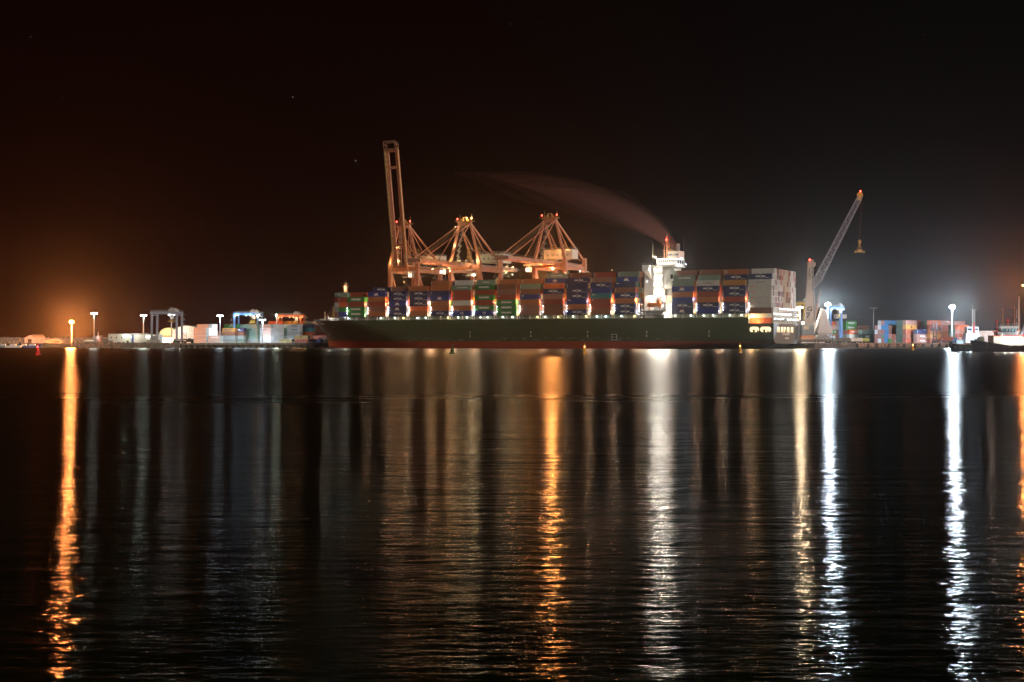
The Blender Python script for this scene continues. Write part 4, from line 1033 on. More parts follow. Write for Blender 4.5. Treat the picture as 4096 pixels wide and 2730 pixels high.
# a shaded white lamp on the frame of the reddish yard crane
# rubber tyred gantry cranes in the yards
RGRP = 'yard gantry cranes over the container stacks'
def rtg(px0, px1, ytop, Y, deg, label, mat, ladder=1, lampcol=None, lp=0, legs=5, spreader_z=13.5):
    xl, xr = (px0 - 2048) / F * Y, (px1 - 2048) / F * Y
    h = CH + (1366 - ytop) * Y / F - QZ; w = (xr - xl); dp = 9.0
    e = empty('yard_crane', ((xl + xr) / 2, Y, QZ), R(deg), label, 'yard crane', RGRP)
    for x in (-w / 2, w / 2 - 2.4):
        for y in (0, dp):
            MB().beam((x + (1.2 if y else 0), y, 1.5), (x + (1.2 if y else 0), y, h - 1.2), 1.3, 1.1).build('leg', mat, e)
            wb = MB().box(x - 2.2, x + 2.2, y - .4, y + .4, .9, 1.6)
            for k in (-1.6, 1.6): wb.tube((x + k, y - .35, .7), (x + k, y + .35, .7), .7, n=12)
            wb.build('bogie', DARK, e)
        MB().beam((x, 0, 2.2), (x + 1.2, dp, 2.2), .8, 1.0).beam((x, 0, h - 3), (x + 1.2, dp, h - 3), .5).build('sill_beam', mat, e)
    for y in (0, dp):
        MB().box(-w / 2 - 1, w / 2 - .5, y - .5, y + .5, h - 2.2, h - .6).build('main_girder', mat, e)
        r_ = MB(); rail(r_, (-w / 2 - 1, y, h - .6), (w / 2 - .5, y, h - .6), 1.0); r_.build('railing', STEEL, e)
    MB().box(w * .10, w * .32, -1.2, dp + .8, h - .6, h + .9).box(w * .13, w * .2, 1, 5, h + .9, h + 1.9).box(w * .24, w * .3, 2, 5, h + .9, h + 1.6).build('trolley', STEEL, e)
    MB().box(w * .16, w * .26, -1.5, .6, h - 5.0, h - 2.6).build('operator_cabin', WHITE, e)
    sp_ = MB().box(w * .02, w * .30, 2, 5, spreader_z, spreader_z + .7).box(w * .08, w * .24, 2.6, 4.4, spreader_z + .7, spreader_z + 2)
    for k in (.05, .12, .2, .27): sp_.tube((w * k, 3.4, spreader_z + 1), (w * k, 3.4, h - .6), .06, .06, 5)
    sp_.build('spreader', YELP, e)
    st = MB()
    if ladder:
        x0 = (w / 2 + .3) * ladder
        for k in range(4):
            z = h - 3 - k * 3.2; st.box(min(x0, x0 + 2.4 * ladder), max(x0, x0 + 2.4 * ladder), 1, 4, z, z + .1); rail(st, (x0, 1, z), (x0 + 2.4 * ladder, 1, z), n=2)
            st.beam((x0, 1, z), (x0 + 2.4 * ladder, 1, z - 3.2), .35, .15)
        st.build('stair_flight', STEEL, e)
    MB().box(-w / 2 - .6, -w / 2 + 2.8, -1.4, 1.6, 1.8, 4.6).build('power_unit', GREYP, e)
    if lampcol:
        for k in (-.46, -.36, -.05, .1, .22, .34, .44):
            fixture(e, (w * k, -1.0, h - 2.6), .28, name='flood_lamp'); lamp((w * k, -1.4, h - 2.9), lp, lampcol(k), .32, e)
    return e
BLUEC = paint('crane_blue', (.09, .18, .36), dirt=.12); RUSTC = paint('crane_rust', (.35, .10, .05), dirt=.2); PURP = paint('crane_slate', (.26, .28, .36), dirt=.15)
rtg(607, 722, 1243, 905, 0, 'slate yard crane standing in front of the arched warehouses', PURP)
rtg(938, 1045, 1248, 975, 0, 'brightly lit blue yard crane with a row of lamps on its girder', BLUEC, ladder=-1, lampcol=lambda k: COOL if k < .15 else WARM, lp=1000)
rtg(1112, 1216, 1256, 1000, 0, 'rust-red yard crane behind the stacks left of the bow', RUSTC, lampcol=lambda k: (1, .5, .2), lp=500)
rtg(3322, 3380, 1223, 940, 0, 'tall blue yard crane in the glare of the blue-white lamp', BLUEC, ladder=0, lampcol=lambda k: COOL, lp=500, spreader_z=17)
rtg(3196, 3232, 1206, 985, 0, 'distant yellow yard crane seen between ship stern and harbour crane', YELP, ladder=0, spreader_z=20)
lampx = at(1105, 1260, 985); lq = fixture(None, (lampx.x, lampx.y, lampx.z), .4, name='flood_lamp'); lq['label'] = 'single white floodlight at the corner of the rust-red crane'; lq['category'] = 'floodlight'
lamp((lampx.x, lampx.y - 1, lampx.z), 5000, GREENISH, .6, None)
MB_P = MB().tube((lampx.x, lampx.y + .6, QZ), (lampx.x, lampx.y + .6, lampx.z), .2); p_ = MB_P.build('lamp_post', STEEL); tag(p_, 'thin post carrying the floodlight left of the rust-red crane', 'lamp post')

# buildings on the left terminal
def win(m, x0, x1, z0, z1, y): m.box(x0, x1, y - .05, y + .03, z0, z1)
def place(px0, px1, Y): return (px0 - 2048) / F * Y, (px1 - 2048) / F * Y
def hz_(py, Y): return CH + (1366 - py) * Y / F - QZ
# boat shed
Y = 1000; x0, x1 = place(98, 181, Y); e = empty('boat_shed', ((x0 + x1) / 2, Y, QZ), 0, 'pale gabled boat shed with dark doorway on the far left shore', 'shed')
w = (x1 - x0) / 2; hw_, hr = hz_(1352, Y), hz_(1341, Y)
MB().prism([(-w, 0, 0), (w * .04, 0, 0), (w * .04, 0, hw_), (-w * .5, 0, hr), (-w, 0, hw_)], (0, 10, 0)).build('gable_wall', paint('shed_wall', (.55, .5, .46)), e)
MB().box(w * .041, w * .98, .02, 9.9, 0, hw_).build('side_wall', paint('shed_wall', (.55, .5, .46)), e)
MB().prism([(w * .04, -.25, hw_ + .02), (w + .2, -.25, hw_ + .02), (w * .55, 4.9, hr + .1), (-w * .5, 4.9, hr + .1)], (0, 0, .18)).build('roof', paint('tin_roof', (.62, .52, .42)), e)
MB().box(-w * .68, -w * .32, -.06, .05, 0, hw_ * .75).build('doorway', DARK, e)
Y = 985; x0, x1 = place(181, 243, Y); e = empty('low_house', ((x0 + x1) / 2, Y, QZ), 0, 'low hip-roofed house between the boat shed and the orange lamp', 'house'); w = (x1 - x0) / 2
MB().box(-w, w * .9, 0, 7, 0, 1.6).build('wall', paint('house_wall', (.5, .42, .30)), e)
MB().prism([(-w - .3, -.4, 1.6), (w + .3, -.4, 1.6), (w * .5, 3.5, 2.9), (-w * .4, 3.5, 2.9)], (0, 0, .15)).build('roof', paint('tin_roof', (.62, .52, .42)), e)
for k in (.15, .4, .6): MB().box(w * k, w * k + .8, -.05, .03, .6, 1.3).build('window', GLASSD, e)
# long white office
Y = 915; x0, x1 = place(433, 637, Y); e = empty('office_building', ((x0 + x1) / 2, Y, QZ), 0, 'long white two-storey flat-roofed building with lit windows behind the rocks', 'building'); w = (x1 - x0) / 2
hh = hz_(1337, Y); OW = paint('office_wall', (.66, .68, .62), dirt=.08)
MB().box(-w, -w * .12, 0, 9, hh * .28, hh).box(-w * .82, -w * .12, .05, 8.9, 0, hh * .279).box(-w * .119, w * .42, 1.2, 9.1, 0, hh - .2).box(w * .421, w, .6, 9.2, 0, hh - .35).build('wall', OW, e)
MB().box(-w - .2, w * .42, -.3, 9.3, hh + .01, hh + .22).box(-w * .12, w * .44, -.4, 9.2, hh + .23, hh + .5).build('roof', GREYP, e)
for k, z in ((-.42, .62), (-.36, .62), (-.13 + -.02, .62)): MB().box(w * k, w * k + 1.2, -.05, .04, hh * z, hh * z + .9).build('window', COOLWIN, e)
for k in (.46, .52, .58, .70, .80): MB().box(w * k, w * k + .9, .55, .63, hh * .62, hh * .62 + .9).build('window', COOLWIN, e)
for k in (-.9, -.70, -.5): MB().box(w * k, w * k + .8, -.05, .04, hh * .55, hh * .55 + .8).build('window', GLASSD, e)
MB().box(-w * .28, -w * .2, .0, .1, .2, 1.6).build('door', DARK, e)
MB().box(-w * .10, -w * .02, 1.1, 1.19, 0, hh * .9).build('blue_panel', BLUEP, e)
for x in (-w * .3, w * .1, w * .6): lamp((x, -2.5, hh * .9), 700, GREENISH if x < 0 else WHITEL, .25, e)
Y = 900; x0, x1 = place(586, 637, Y); e = empty('site_cabin', ((x0 + x1) / 2, Y, QZ), 0, 'low grey site cabin in front of the slate yard crane', 'cabin')
w = (x1 - x0) / 2; MB().box(-w, w, 0, 3, 0, 1.9).build('wall', paint('cabin_wall', (.4, .42, .38)), e); MB().box(-w - .1, w + .1, -.1, 3.1, 1.9, 2.02).build('roof', GREYP, e)
# shelter by the rocks, small tower
Y = 912; x0, x1 = place(331, 375, Y); e = empty('open_shelter', ((x0 + x1) / 2, Y, QZ), 0, 'small open shelter with a pale roof at the foot of the tall mast', 'shelter'); w = (x1 - x0) / 2
sh_ = MB()
for x in (-w + .3, -w * .3, w * .3, w - .3): sh_.box(x, x + .15, 0, .15, 0, 1.2).box(x, x + .15, 3, 3.15, 0, 1.2)
sh_.build('post', STEEL, e); MB().prism([(-w, -.2, 1.2), (w, -.2, 1.2), (w * .7, 1.6, 1.9), (-w * .6, 1.6, 1.9)], (0, 0, .1)).build('roof', paint('tin_roof2', (.45, .5, .45)), e)
Y = 1010; x0, x1 = place(381, 401, Y); e = empty('harbour_beacon_house', ((x0 + x1) / 2, Y, QZ), 0, 'small pink beacon house with a short mast beside the thick light mast', 'beacon house'); w = (x1 - x0) / 2
hb_ = hz_(1345, Y); MB().box(-w, w, 0, 4, 0, hb_).build('wall', paint('beacon_wall', (.5, .3, .25)), e); MB().box(-w - .3, w + .3, -.3, 4.3, hb_, hb_ + .25).build('roof', GREYP, e)
MB().tube((0, 1, hb_ + .2), (0, 1, hb_ + 3.2), .16).box(-.35, .35, .7, 1.3, hb_ + 1.0, hb_ + 1.9).build('light_mast', WHITE, e); lamp((0, -.8, hb_ * .75), 150, COOL, .2, e)
# arched warehouses
def arched(px0, px1, ytop, ybase_wall, Y, depth, label, mat, roofmat, seg=12, lampy=None):
    x0, x1 = place(px0, px1, Y); e = empty('arched_warehouse', ((x0 + x1) / 2, Y, QZ), 0, label, 'warehouse', 'arched warehouses'); w = (x1 - x0) / 2
    hw2, ht = hz_(ybase_wall, Y), hz_(ytop, Y)
    pts = [(-w, 0, 0), (w, 0, 0)] + [(w * math.cos(math.pi * k / seg), 0, hw2 + (ht - hw2) * math.sin(math.pi * k / seg)) for k in range(seg + 1)]
    MB().prism(pts, (0, depth, 0)).build('gable_wall', mat, e)
    m = MB()
    for k in range(seg):
        a_, b_ = [(w * 1.01 * math.cos(math.pi * j / seg), hw2 + (ht - hw2 + .2) * math.sin(math.pi * j / seg)) for j in (k, k + 1)]
        m.add([(a_[0], -.5, a_[1]), (b_[0], -.5, b_[1]), (b_[0], depth + .5, b_[1]), (a_[0], depth + .5, a_[1])], [(0, 1, 2, 3)])
    m.build('roof', roofmat, e)
    return e, w, hw2
e, w, h_ = arched(636, 712, 1312, 1343, 1000, 30, 'green-tinged arched warehouse behind the slate yard crane', paint('green_wall', (.38, .5, .28), corr=.5), paint('arch_roof', (.5, .55, .48)))
MB().box(-w * .9, w, -4, -.05, 0, h_ * .75).build('annex', WHITE, e); lamp((-w * .2, -6, h_ * .6), 2200, WHITEL, .4, e); lamp((w * .5, -6, h_ * .6), 3500, WHITEL, .3, e)
e, w, h_ = arched(690, 800, 1304, 1335, 985, 30, 'white arched warehouse next to the end-on reefer boxes', paint('white_wall', (.6, .62, .6), corr=.5), paint('arch_roof2', (.6, .62, .58)))
MB().box(-w * .9, w * .9, -.1, .0, h_ * .30, h_ * .42).build('window', GLASSD, e); lamp((-w * .2, -8, h_ * 1.1), 4000, WHITEL, .4, e)
MB().box(-w * .9, -w * .72, -.1, 0, 0, h_ * .3).box(w * .5, w * .7, -.1, 0, 0, h_ * .3).build('roller_door', GREENP, e)
# striped tent between stacks
x0, x1 = place(858, 892, 1000); e = empty('striped_tent', (x0, 1000, QZ), 0, 'orange tent roof with dark curved stripes between stacks', 'tent'); w = x1 - x0
MB().prism([(0, 0, 0), (w, 0, 0), (w, 0, 7.4), (0, 0, 8.6)], (0, 10, 0)).build('canvas', paint('tent_canvas', (.6, .33, .2)), e)
st = MB()
for k in range(4): st.beam((w * (.05 + k * .2), -.06, 8.3 - k * .2), (w * (.35 + k * .2), -.06, 4.6), .04, .45)
st.build('stripe', DARK, e)
# straddle machine by the white warehouse and small plant on the apron
e = empty('forklift', at(741, 0, 900) * 1.0, 0, 'lattice-masted forklift parked by the white warehouse', 'forklift'); e.location.z = QZ
MB().beam((-.8, 0, .8), (-.8, 0, 6.8), .3).beam((.6, 0, .8), (.6, 0, 6.8), .3).box(-.8, .6, -.1, .1, 2.6, 2.8).box(-.8, .6, -.1, .1, 4.6, 4.8).box(-.8, .6, -.1, .1, 6.5, 6.7).build('mast', DARK, e)
fb = MB().box(.9, 5.2, -1, 1, .8, 1.9).box(2, 3.4, -.9, .9, 1.9, 3.2)
for x in (0, 4.4): fb.tube((x, -1.1, .7), (x, 1.1, .7), .7, n=12)
fb.build('body', DARK, e)

# quay edge, rocks, piles, fence
def rocks(name, label, path, w, z0, z1, n, size, mat, seed):
    q = random.Random(seed); m = MB()
    base = [(1, 0, 0), (0, 1, 0), (-1, 0, 0), (0, -1, 0), (0, 0, 1), (0, 0, -1)]
    for i in range(n):
        t = q.random() * (len(path) - 1); k = int(t); p = path[k].lerp(path[k + 1], t - k)
        u = q.random(); s = size * q.uniform(.6, 1.5)
        z = z0 + (z1 - z0) * u; c = Vector((p.x + q.uniform(-.5, .5), p.y - w * (1 - u) + q.uniform(-.4, .4), z))
        E_ = Euler((q.uniform(0, 6), q.uniform(0, 6), q.uniform(0, 6))).to_matrix()
        sc = Vector((s * q.uniform(.7, 1.3), s * q.uniform(.6, 1.1), s * q.uniform(.5, .9)))
        vs = []
        for a_ in (-1, 1):
            for b_ in (-1, 1):
                for c_ in (-1, 1): vs.append(c + E_ @ Vector((a_ * sc.x * q.uniform(.6, 1), b_ * sc.y * q.uniform(.6, 1), c_ * sc.z * q.uniform(.6, 1))) * .6)
        m.add(vs, [(0, 1, 3, 2), (4, 6, 7, 5), (0, 4, 5, 1), (2, 3, 7, 6), (0, 2, 6, 4), (1, 5, 7, 3)])
    o = m.build(name, mat); tag(o, label, 'rocks', kind='stuff'); return o
ROCK = paint('rock', (.24, .22, .18), dirt=.5, streak=False, scale=.6)
rocks('riprap', 'heap of grey boulders sloping into the water below the left terminal', [at(292, 0, 905), at(500, 0, 902), at(720, 0, 899)], 6, -.6, 2.7, 1500, 1.25, ROCK, 2)
rocks('riprap', 'dark boulders between the concrete piles of the left quay', [at(720, 0, 902), at(1000, 0, 912), at(1330, 0, 926)], 2.5, -.6, 2.2, 1500, 1.15, ROCK, 3)
rocks('breakwater', 'orange-lit boulder breakwater along the far left horizon', [Vector((-480, 1085, 0)), Vector((-400, 1090, 0)), Vector((-330, 1080, 0)), at(470, 0, 1060)], 9, 2.6, 6.3, 2600, 1.5, paint('pale_rock', (.42, .34, .26), dirt=.5, streak=False, scale=.6), 4)
kb = MB(); P_ = [at(335, 0, 903.6), at(720, 0, 900.4)]
kb.beam(P_[0] + Vector((0, -1.2, QZ - CH * 0)) * 1.0, P_[1] + Vector((0, -1.2, QZ)), .5, .7) if False else None
def wall_between(name, label, pts, th, z0, z1, mat, cat='wall'):
    m = MB()
    for a_, b_ in zip(pts, pts[1:]):
        d = (b_ - a_).normalized(); n_ = Vector((d.y, -d.x, 0)) * th
        m.prism([(a_.x, a_.y, z0), (b_.x, b_.y, z0), (b_.x + n_.x, b_.y + n_.y, z0), (a_.x + n_.x, a_.y + n_.y, z0)], (0, 0, z1 - z0))
    o = m.build(name, mat); tag(o, label, cat); return o
wall_between('quay_kerb', 'low concrete kerb running along the top of the left rocks', [at(322, 0, 904.0), at(700, 0, 899.0)], .5, 2.2, 3.35, CONC, 'kerb')
wall_between('quay_slab', 'dark concrete quay slab carried on piles left of the bow', [at(724, 0, 896.6), at(1000, 0, 908.5), at(1335, 0, 921.5)], .7, 1.75, 3.05, paint('quay_concrete', (.16, .145, .12), dirt=.45), 'quay')
pm = 0
for k in range(26):
    px = 728 + k * 23; p = at(px, 0, 897.6 + (px - 724) * .0408)
    o = MB().tube((0, 0, -1), (0, 0, 1.76), .75, .75, 10).build('quay_pile', paint('pile_concrete', (.10, .09, .075), dirt=.4), None, (p.x, p.y + .4, 0))
    tag(o, 'round dark concrete pile under the left quay slab', 'pile', 'piles under the left quay slab')
def fence(name, label, pts, h, step, mat, w=.16, z=QZ, rails=True):
    m = MB()
    for a_, b_ in zip(pts, pts[1:]):
        L_ = (b_ - a_).length; n_ = int(L_ / step)
        for i in range(n_ + 1):
            c = a_.lerp(b_, i / n_); m.box(c.x - w / 2, c.x + w / 2, c.y - .06, c.y + .06, z + .05, z + h)
        if rails: m.beam(Vector((a_.x, a_.y, z + h - .1)), Vector((b_.x, b_.y, z + h - .1)), .06)
    o = m.build(name, mat); tag(o, label, 'fence'); return o
fence('guard_fence', 'row of short white guard posts along the left quay', [at(825, 0, 902.6), at(1000, 0, 909.8), at(1330, 0, 922.5)], .95, 1.0, WHITE, w=.4)
fence('mesh_fence', 'tall thin wire fence in front of the left container stacks', [at(900, 0, 940), at(1330, 0, 940)], 3.2, 3.0, STEEL, w=.1)

# right quay: hazard-striped edge beam with tyre fenders
def stripe_mat():
    m = bpy.data.materials.new('hazard_stripes'); t, b, o = nodes(m)
    tcn = N(t, 'ShaderNodeTexCoord'); sp = N(t, 'ShaderNodeSeparateXYZ'); t.links.new(tcn.outputs['Object'], sp.inputs[0])
    k = mth(t, 'FRACT', mth(t, 'MULTIPLY', mth(t, 'ADD', sp.outputs['X'], mth(t, 'MULTIPLY', sp.outputs['Z'], .55)), .72))
    s = mth(t, 'GREATER_THAN', k, .5)
    n = N(t, 'ShaderNodeTexNoise'); n.inputs['Scale'].default_value = 1.2; n.inputs['Detail'].default_value = 5; t.links.new(tcn.outputs['Object'], n.inputs['Vector'])
    s = mth(t, 'MULTIPLY', s, mth(t, 'GREATER_THAN', n.outputs['Fac'], .42))
    x = N(t, 'ShaderNodeMix', data_type='RGBA'); t.links.new(s, x.inputs[0]); x.inputs[6].default_value = (.045, .035, .03, 1); x.inputs[7].default_value = (.55, .36, .25, 1)
    t.links.new(x.outputs[2], b.inputs['Base Color']); b.inputs['Roughness'].default_value = .7
    return m
q0, q1 = at(3385, 0, 820.5), at(3862, 0, 898.5); dq = (q1 - q0); aq = math.atan2(dq.y, dq.x); Lq = Vector((dq.x, dq.y)).length
o = MB().box(0, Lq, -.8, 0, 1.1, 3.25).build('quay_beam', stripe_mat(), None, (q0.x, q0.y, 0), aq); tag(o, 'quay edge beam with pale diagonal stripes on the right terminal', 'quay beam')
o = MB().box(0, Lq, -.3, 0.1, -1, 1.09).build('quay_wall', paint('quay_concrete', (.16, .145, .12)), None, (q0.x, q0.y, 0), aq); tag(o, 'dark wet quay wall under the striped beam', 'quay wall')
r0, r1 = SW(24.5, 53.6), at(3385, 0, 819); dr_ = r1 - r0; ar = math.atan2(dr_.y, dr_.x); Lr = Vector((dr_.x, dr_.y)).length
o = MB().box(0, Lr, -.8, 0, 2.0, 3.2).build('quay_beam', paint('quay_edge', (.2, .18, .13), dirt=.4), None, (r0.x, r0.y, 0), ar); tag(o, 'plain quay edge between the ship stern and the striped beam', 'quay beam')
tor = MB(); n1, n2 = 16, 7
for i in range(n1):
    a_ = 2 * math.pi * i / n1
    for j in range(n2):
        b_ = 2 * math.pi * j / n2; rr_ = .85 + .33 * math.cos(b_); tor.v.append((rr_ * math.cos(a_), .3 * math.sin(b_), rr_ * math.sin(a_)))
tor.f = [(i * n2 + j, ((i + 1) % n1) * n2 + j, ((i + 1) % n1) * n2 + (j + 1) % n2, i * n2 + (j + 1) % n2) for i in range(n1) for j in range(n2)]
tyre = None
for k, px in enumerate((3422, 3466, 3500, 3550, 3584, 3611, 3655, 3687, 3722, 3752, 3780)):
    t_ = (px - 3385) / (3862 - 3385); t_ = t_ * q0.y / (q0.y * t_ + q1.y * (1 - t_)) if True else t_
    p = q0.lerp(q1, t_); n_ = Vector((math.sin(aq), -math.cos(aq), 0)) * 1.2
    if tyre is None: tyre = tor.build('tyre_fender', RUBBER, smooth=True); o = tyre
    else: o = tyre.copy(); C.objects.link(o)
    o.location = (p.x + n_.x, p.y + n_.y, 1.6); o.rotation_euler = (0, 0, aq)
    tag(o, 'black tyre fender hung on the striped quay edge', 'tyre', 'tyre fenders on the right quay')

# mobile harbour crane
MHY = 795.0
def pxz(px, py, Y): p = at(px, py, Y); return p.x, p.z
tx, _ = pxz(3240, 1300, MHY); e = empty('mobile_harbour_crane', (tx, MHY, QZ), 0, 'grey mobile harbour crane with tapering tower and lattice boom raised over the right quay', 'harbour crane')
def L3(px, py, dy=0): p = at(px, py, MHY + dy); return Vector((p.x - tx, dy, p.z - QZ))
TG = paint('tower_paint', (.36, .30, .26), dirt=.12)
tb0, tb1, tt0, tt1 = L3(3223, 1299), L3(3257, 1299), L3(3232, 1046), L3(3249, 1046)
MB().prism([tb0, tb1, tt1, tt0], (0, 3.2, 0)).build('tower', TG, e)
hd = MB().prism([tt1 + Vector((-.5, .3, -.2)), tt1 + Vector((2.2, .3, -.6)), tt1 + Vector((2.0, .3, -2.4)), tt1 + Vector((-.2, .3, -4.5))], (0, 2.6, 0)).tube(tt1 + Vector((.4, .2, .4)), tt1 + Vector((.4, 3.0, .4)), .7).build('head_sheave', TG, e)
bk = MB()
for a_, b_ in ((3246, 1066), ): pass
m = MB(); m.beam(L3(3251, 1050, 1.0), L3(3255, 1120, 1.0), .35).beam(L3(3255, 1120, 1.0), L3(3262, 1290, 1.0), .6); m.beam(L3(3255, 1120, 1), L3(3252, 1120, 1), .4); m.build('ladder_trunk', STEEL, e)
for z in (1072, 1090, 1108): MB().box(L3(3247, z).x, L3(3250, z).x, -.06, .02, L3(0, z + 6).z, L3(0, z - 6).z).build('tower_opening', DARK, e)
for i, ch in enumerate('GOTTWALD'): text(e, ch, 1.3, TB, L3(3238, 1077 + i * 5.6) + Vector((0, -.08, 0)), bold=.03, name='tower_lettering')
text(e, 'G', 3.6, TB, L3(3238, 1238) + Vector((0, -.08, 0)), bold=.05, name='tower_emblem', sx=1.2); text(e, '7', 3.6, TB, L3(3233, 1262) + Vector((0, -.08, 0)), bold=.08, name='tower_number')
MB().ball(L3(3239, 1040) , .45, 8).build('red_beacon', BULBR, e); lamp(L3(3239, 1039) + Vector((0, -1, 0)), 50, (1, .04, .03), .4, e)
# boom
B0, B1, B2 = L3(3250, 1161, 0), L3(3287, 1130, 0), L3(3439, 790, 0)
def lattice(name, p, q, w0, w1, mat, n=22, ch=.28):
    m = MB(); d = (q - p).normalized(); side = Vector((0, 1, 0)); up_ = side.cross(d).normalized()
    def pt(t, i, j):
        w_ = w0 + (w1 - w0) * t if t > .12 else w0 * (t / .12 * .82 + .18)
        return p.lerp(q, t) + side * (i * w_ / 2) + up_ * (j * w_ / 2)
    for i in (-1, 1):
        for j in (-1, 1):
            prev = pt(0, i, j)
            for k in range(1, n + 1): cur = pt(k / n, i, j); m.beam(prev, cur, ch); prev = cur
    for k in range(n):
        for i in (-1, 1): m.beam(pt(k / n, i, -1 if k % 2 else 1), pt((k + 1) / n, i, 1 if k % 2 else -1), ch * .6)
        for j in (-1, 1): m.beam(pt(k / n, -1 if k % 2 else 1, j), pt((k + 1) / n, 1 if k % 2 else -1, j), ch * .6)
        m.beam(pt((k + 1) / n, 1, 1), pt((k + 1) / n, 1, -1), ch * .5); m.beam(pt((k + 1) / n, -1, 1), pt((k + 1) / n, -1, -1), ch * .5)
    return m.build(name, mat, e)
lattice('lattice_boom', B0, B2, 3.9, 2.3, paint('boom_paint', (.22, .22, .30), dirt=.12), n=26, ch=.34)
MB().tube(B2 + Vector((0, -.5, 1.2)), B2 + Vector((0, .5, 1.2)), 1.7, n=18).box(B2.x - 1.4, B2.x + .3, -.9, .9, B2.z - 1.6, B2.z + .9).build('boom_head_sheave', YELP, e)
MB().ball(B2 + Vector((.4, 0, 3.4)), .42, 8).build('red_beacon', BULBR, e); lamp(B2 + Vector((.4, -1, 3.4)), 50, (1, .04, .03), .4, e)
lamp(B2 + Vector((-.5, -3, -.5)), 60, WARM, .2, e)
MB().beam(L3(3283, 1160, 0), L3(3272, 1215, 0), .45).beam(L3(3272, 1215), L3(3262, 1262), .8).build('luffing_cylinder', paint('cylinder_paint', (.5, .25, .2)), e)
hkp = L3(3438, 968); wr = MB()
for k in (-.35, .35): wr.tube(B2 + Vector((k + 1.0, 0, .5)), hkp + Vector((k * .6, 0, 1)), .05, .05, 5)
wr.build('hoist_rope', paint('rope_paint', (.25, .14, .08)), e)
hk = MB().lathe([(.2, 1.2), (.9, .8), (.9, -.8), (.3, -1.5)], 10, tuple(hkp)).beam(hkp, hkp + Vector((0, 0, -3)), .4); hk.build('hook_block', YELP, e)
s_p = empty('container_spreader', at(3438, 1008, MHY), 0, 'yellow container spreader hanging from the harbour crane hook in mid-air', 'spreader')
spm = MB().box(-2.6, 2.6, -.5, .5, -.3, .35).box(-1.1, 1.1, -.7, .7, .35, 1.2)
for a_ in (-2.6, 2.3): spm.box(a_, a_ + .35, -1.3, 1.3, -.7, .5)
spm.build('frame', YELP, s_p); sl = MB()
for a_ in (-2.2, -.8, .8, 2.2): sl.beam((a_, 0, .3), (0, 0, 4.2), .12)
sl.build('sling', YELP, s_p)
lamp(at(3438, 1012, MHY - 9), 300, (1, .75, .4), .2, None) if False else None
# crane house and undercarriage
MB().box(L3(3206, 0).x, L3(3252, 0).x, -3.0, 5, L3(0, 1336).z, L3(0, 1300).z).build('machine_house', paint('slate_house', (.20, .25, .30)), e)
MB().box(L3(3211, 0).x, L3(3232, 0).x, -3.08, -2.99, L3(0, 1319).z, L3(0, 1304).z).build('house_panel', paint('panel_cream', (.6, .5, .35)), e)
MB().box(L3(3206, 0).x, L3(3258, 0).x, -2.5, 3.5, L3(0, 1352).z, L3(0, 1336.5).z).build('slewing_base', paint('slate_house2', (.16, .18, .22)), e)
uc = MB().prism([L3(3207, 1344, -4) , L3(3205, 1357, -4), L3(3258, 1357, -4), L3(3262, 1351, -4), L3(3250, 1341, -4)], (0, 8, 0)); uc.build('chassis', paint('chassis_orange', (.62, .30, .16)), e)
MB().prism([L3(3262, 1347, -4), L3(3262, 1358, -4), L3(3325, 1358, -4), L3(3318, 1345, -4), L3(3290, 1341, -4)], (0, 7, 0)).build('outrigger_beam', GREYP, e)
for k in range(9):
    c = L3(3209 + k * 11.4, 1363.5, -4.4); wh = MB().tube(c, c + Vector((0, 1.2, 0)), .78, n=16).build('wheel', RUBBER, e); MB().tube(c + Vector((0, -.03, 0)), c + Vector((0, .1, 0)), .36, n=12).build('rim', paint('rim_paint', (.5, .3, .2)), wh)
# white pyramid hopper cover
PY = 800; x0, x1 = place(3264, 3326, PY); e = empty('dock_hopper', ((x0 + x1) / 2, PY, QZ), 0, 'tall white pyramid-shaped dust cover over a hopper beside the harbour crane', 'hopper')
w = (x1 - x0) / 2; zt, zb = hz_(1241, PY), hz_(1341, PY); zm = hz_(1332, PY)
MB().add([(-w, -4, zm), (w, -4, zm), (w, 4, zm), (-w, 4, zm), (-.6, -.5, zt), (.6, -.5, zt), (.6, .5, zt), (-.6, .5, zt)], [(0, 1, 5, 4), (1, 2, 6, 5), (2, 3, 7, 6), (3, 0, 4, 7), (4, 5, 6, 7)]).build('cover', paint('tarpaulin', (.62, .62, .66), dirt=.1), e)
MB().box(-w, w, -4, 4, zb, zm - .02).build('skirt', paint('skirt_grey', (.42, .42, .44)), e)
lg = MB()
for a_ in (-w + .2, w - .5):
    for b_ in (-3.8, 3.5): lg.box(a_, a_ + .3, b_, b_ + .3, 0, zb)
lg.beam((-w, -3.9, 0), (w * .2, -3.9, zb), .2).beam((w, -3.9, 0), (0, -3.9, zb), .2).build('support_frame', DARK, e)
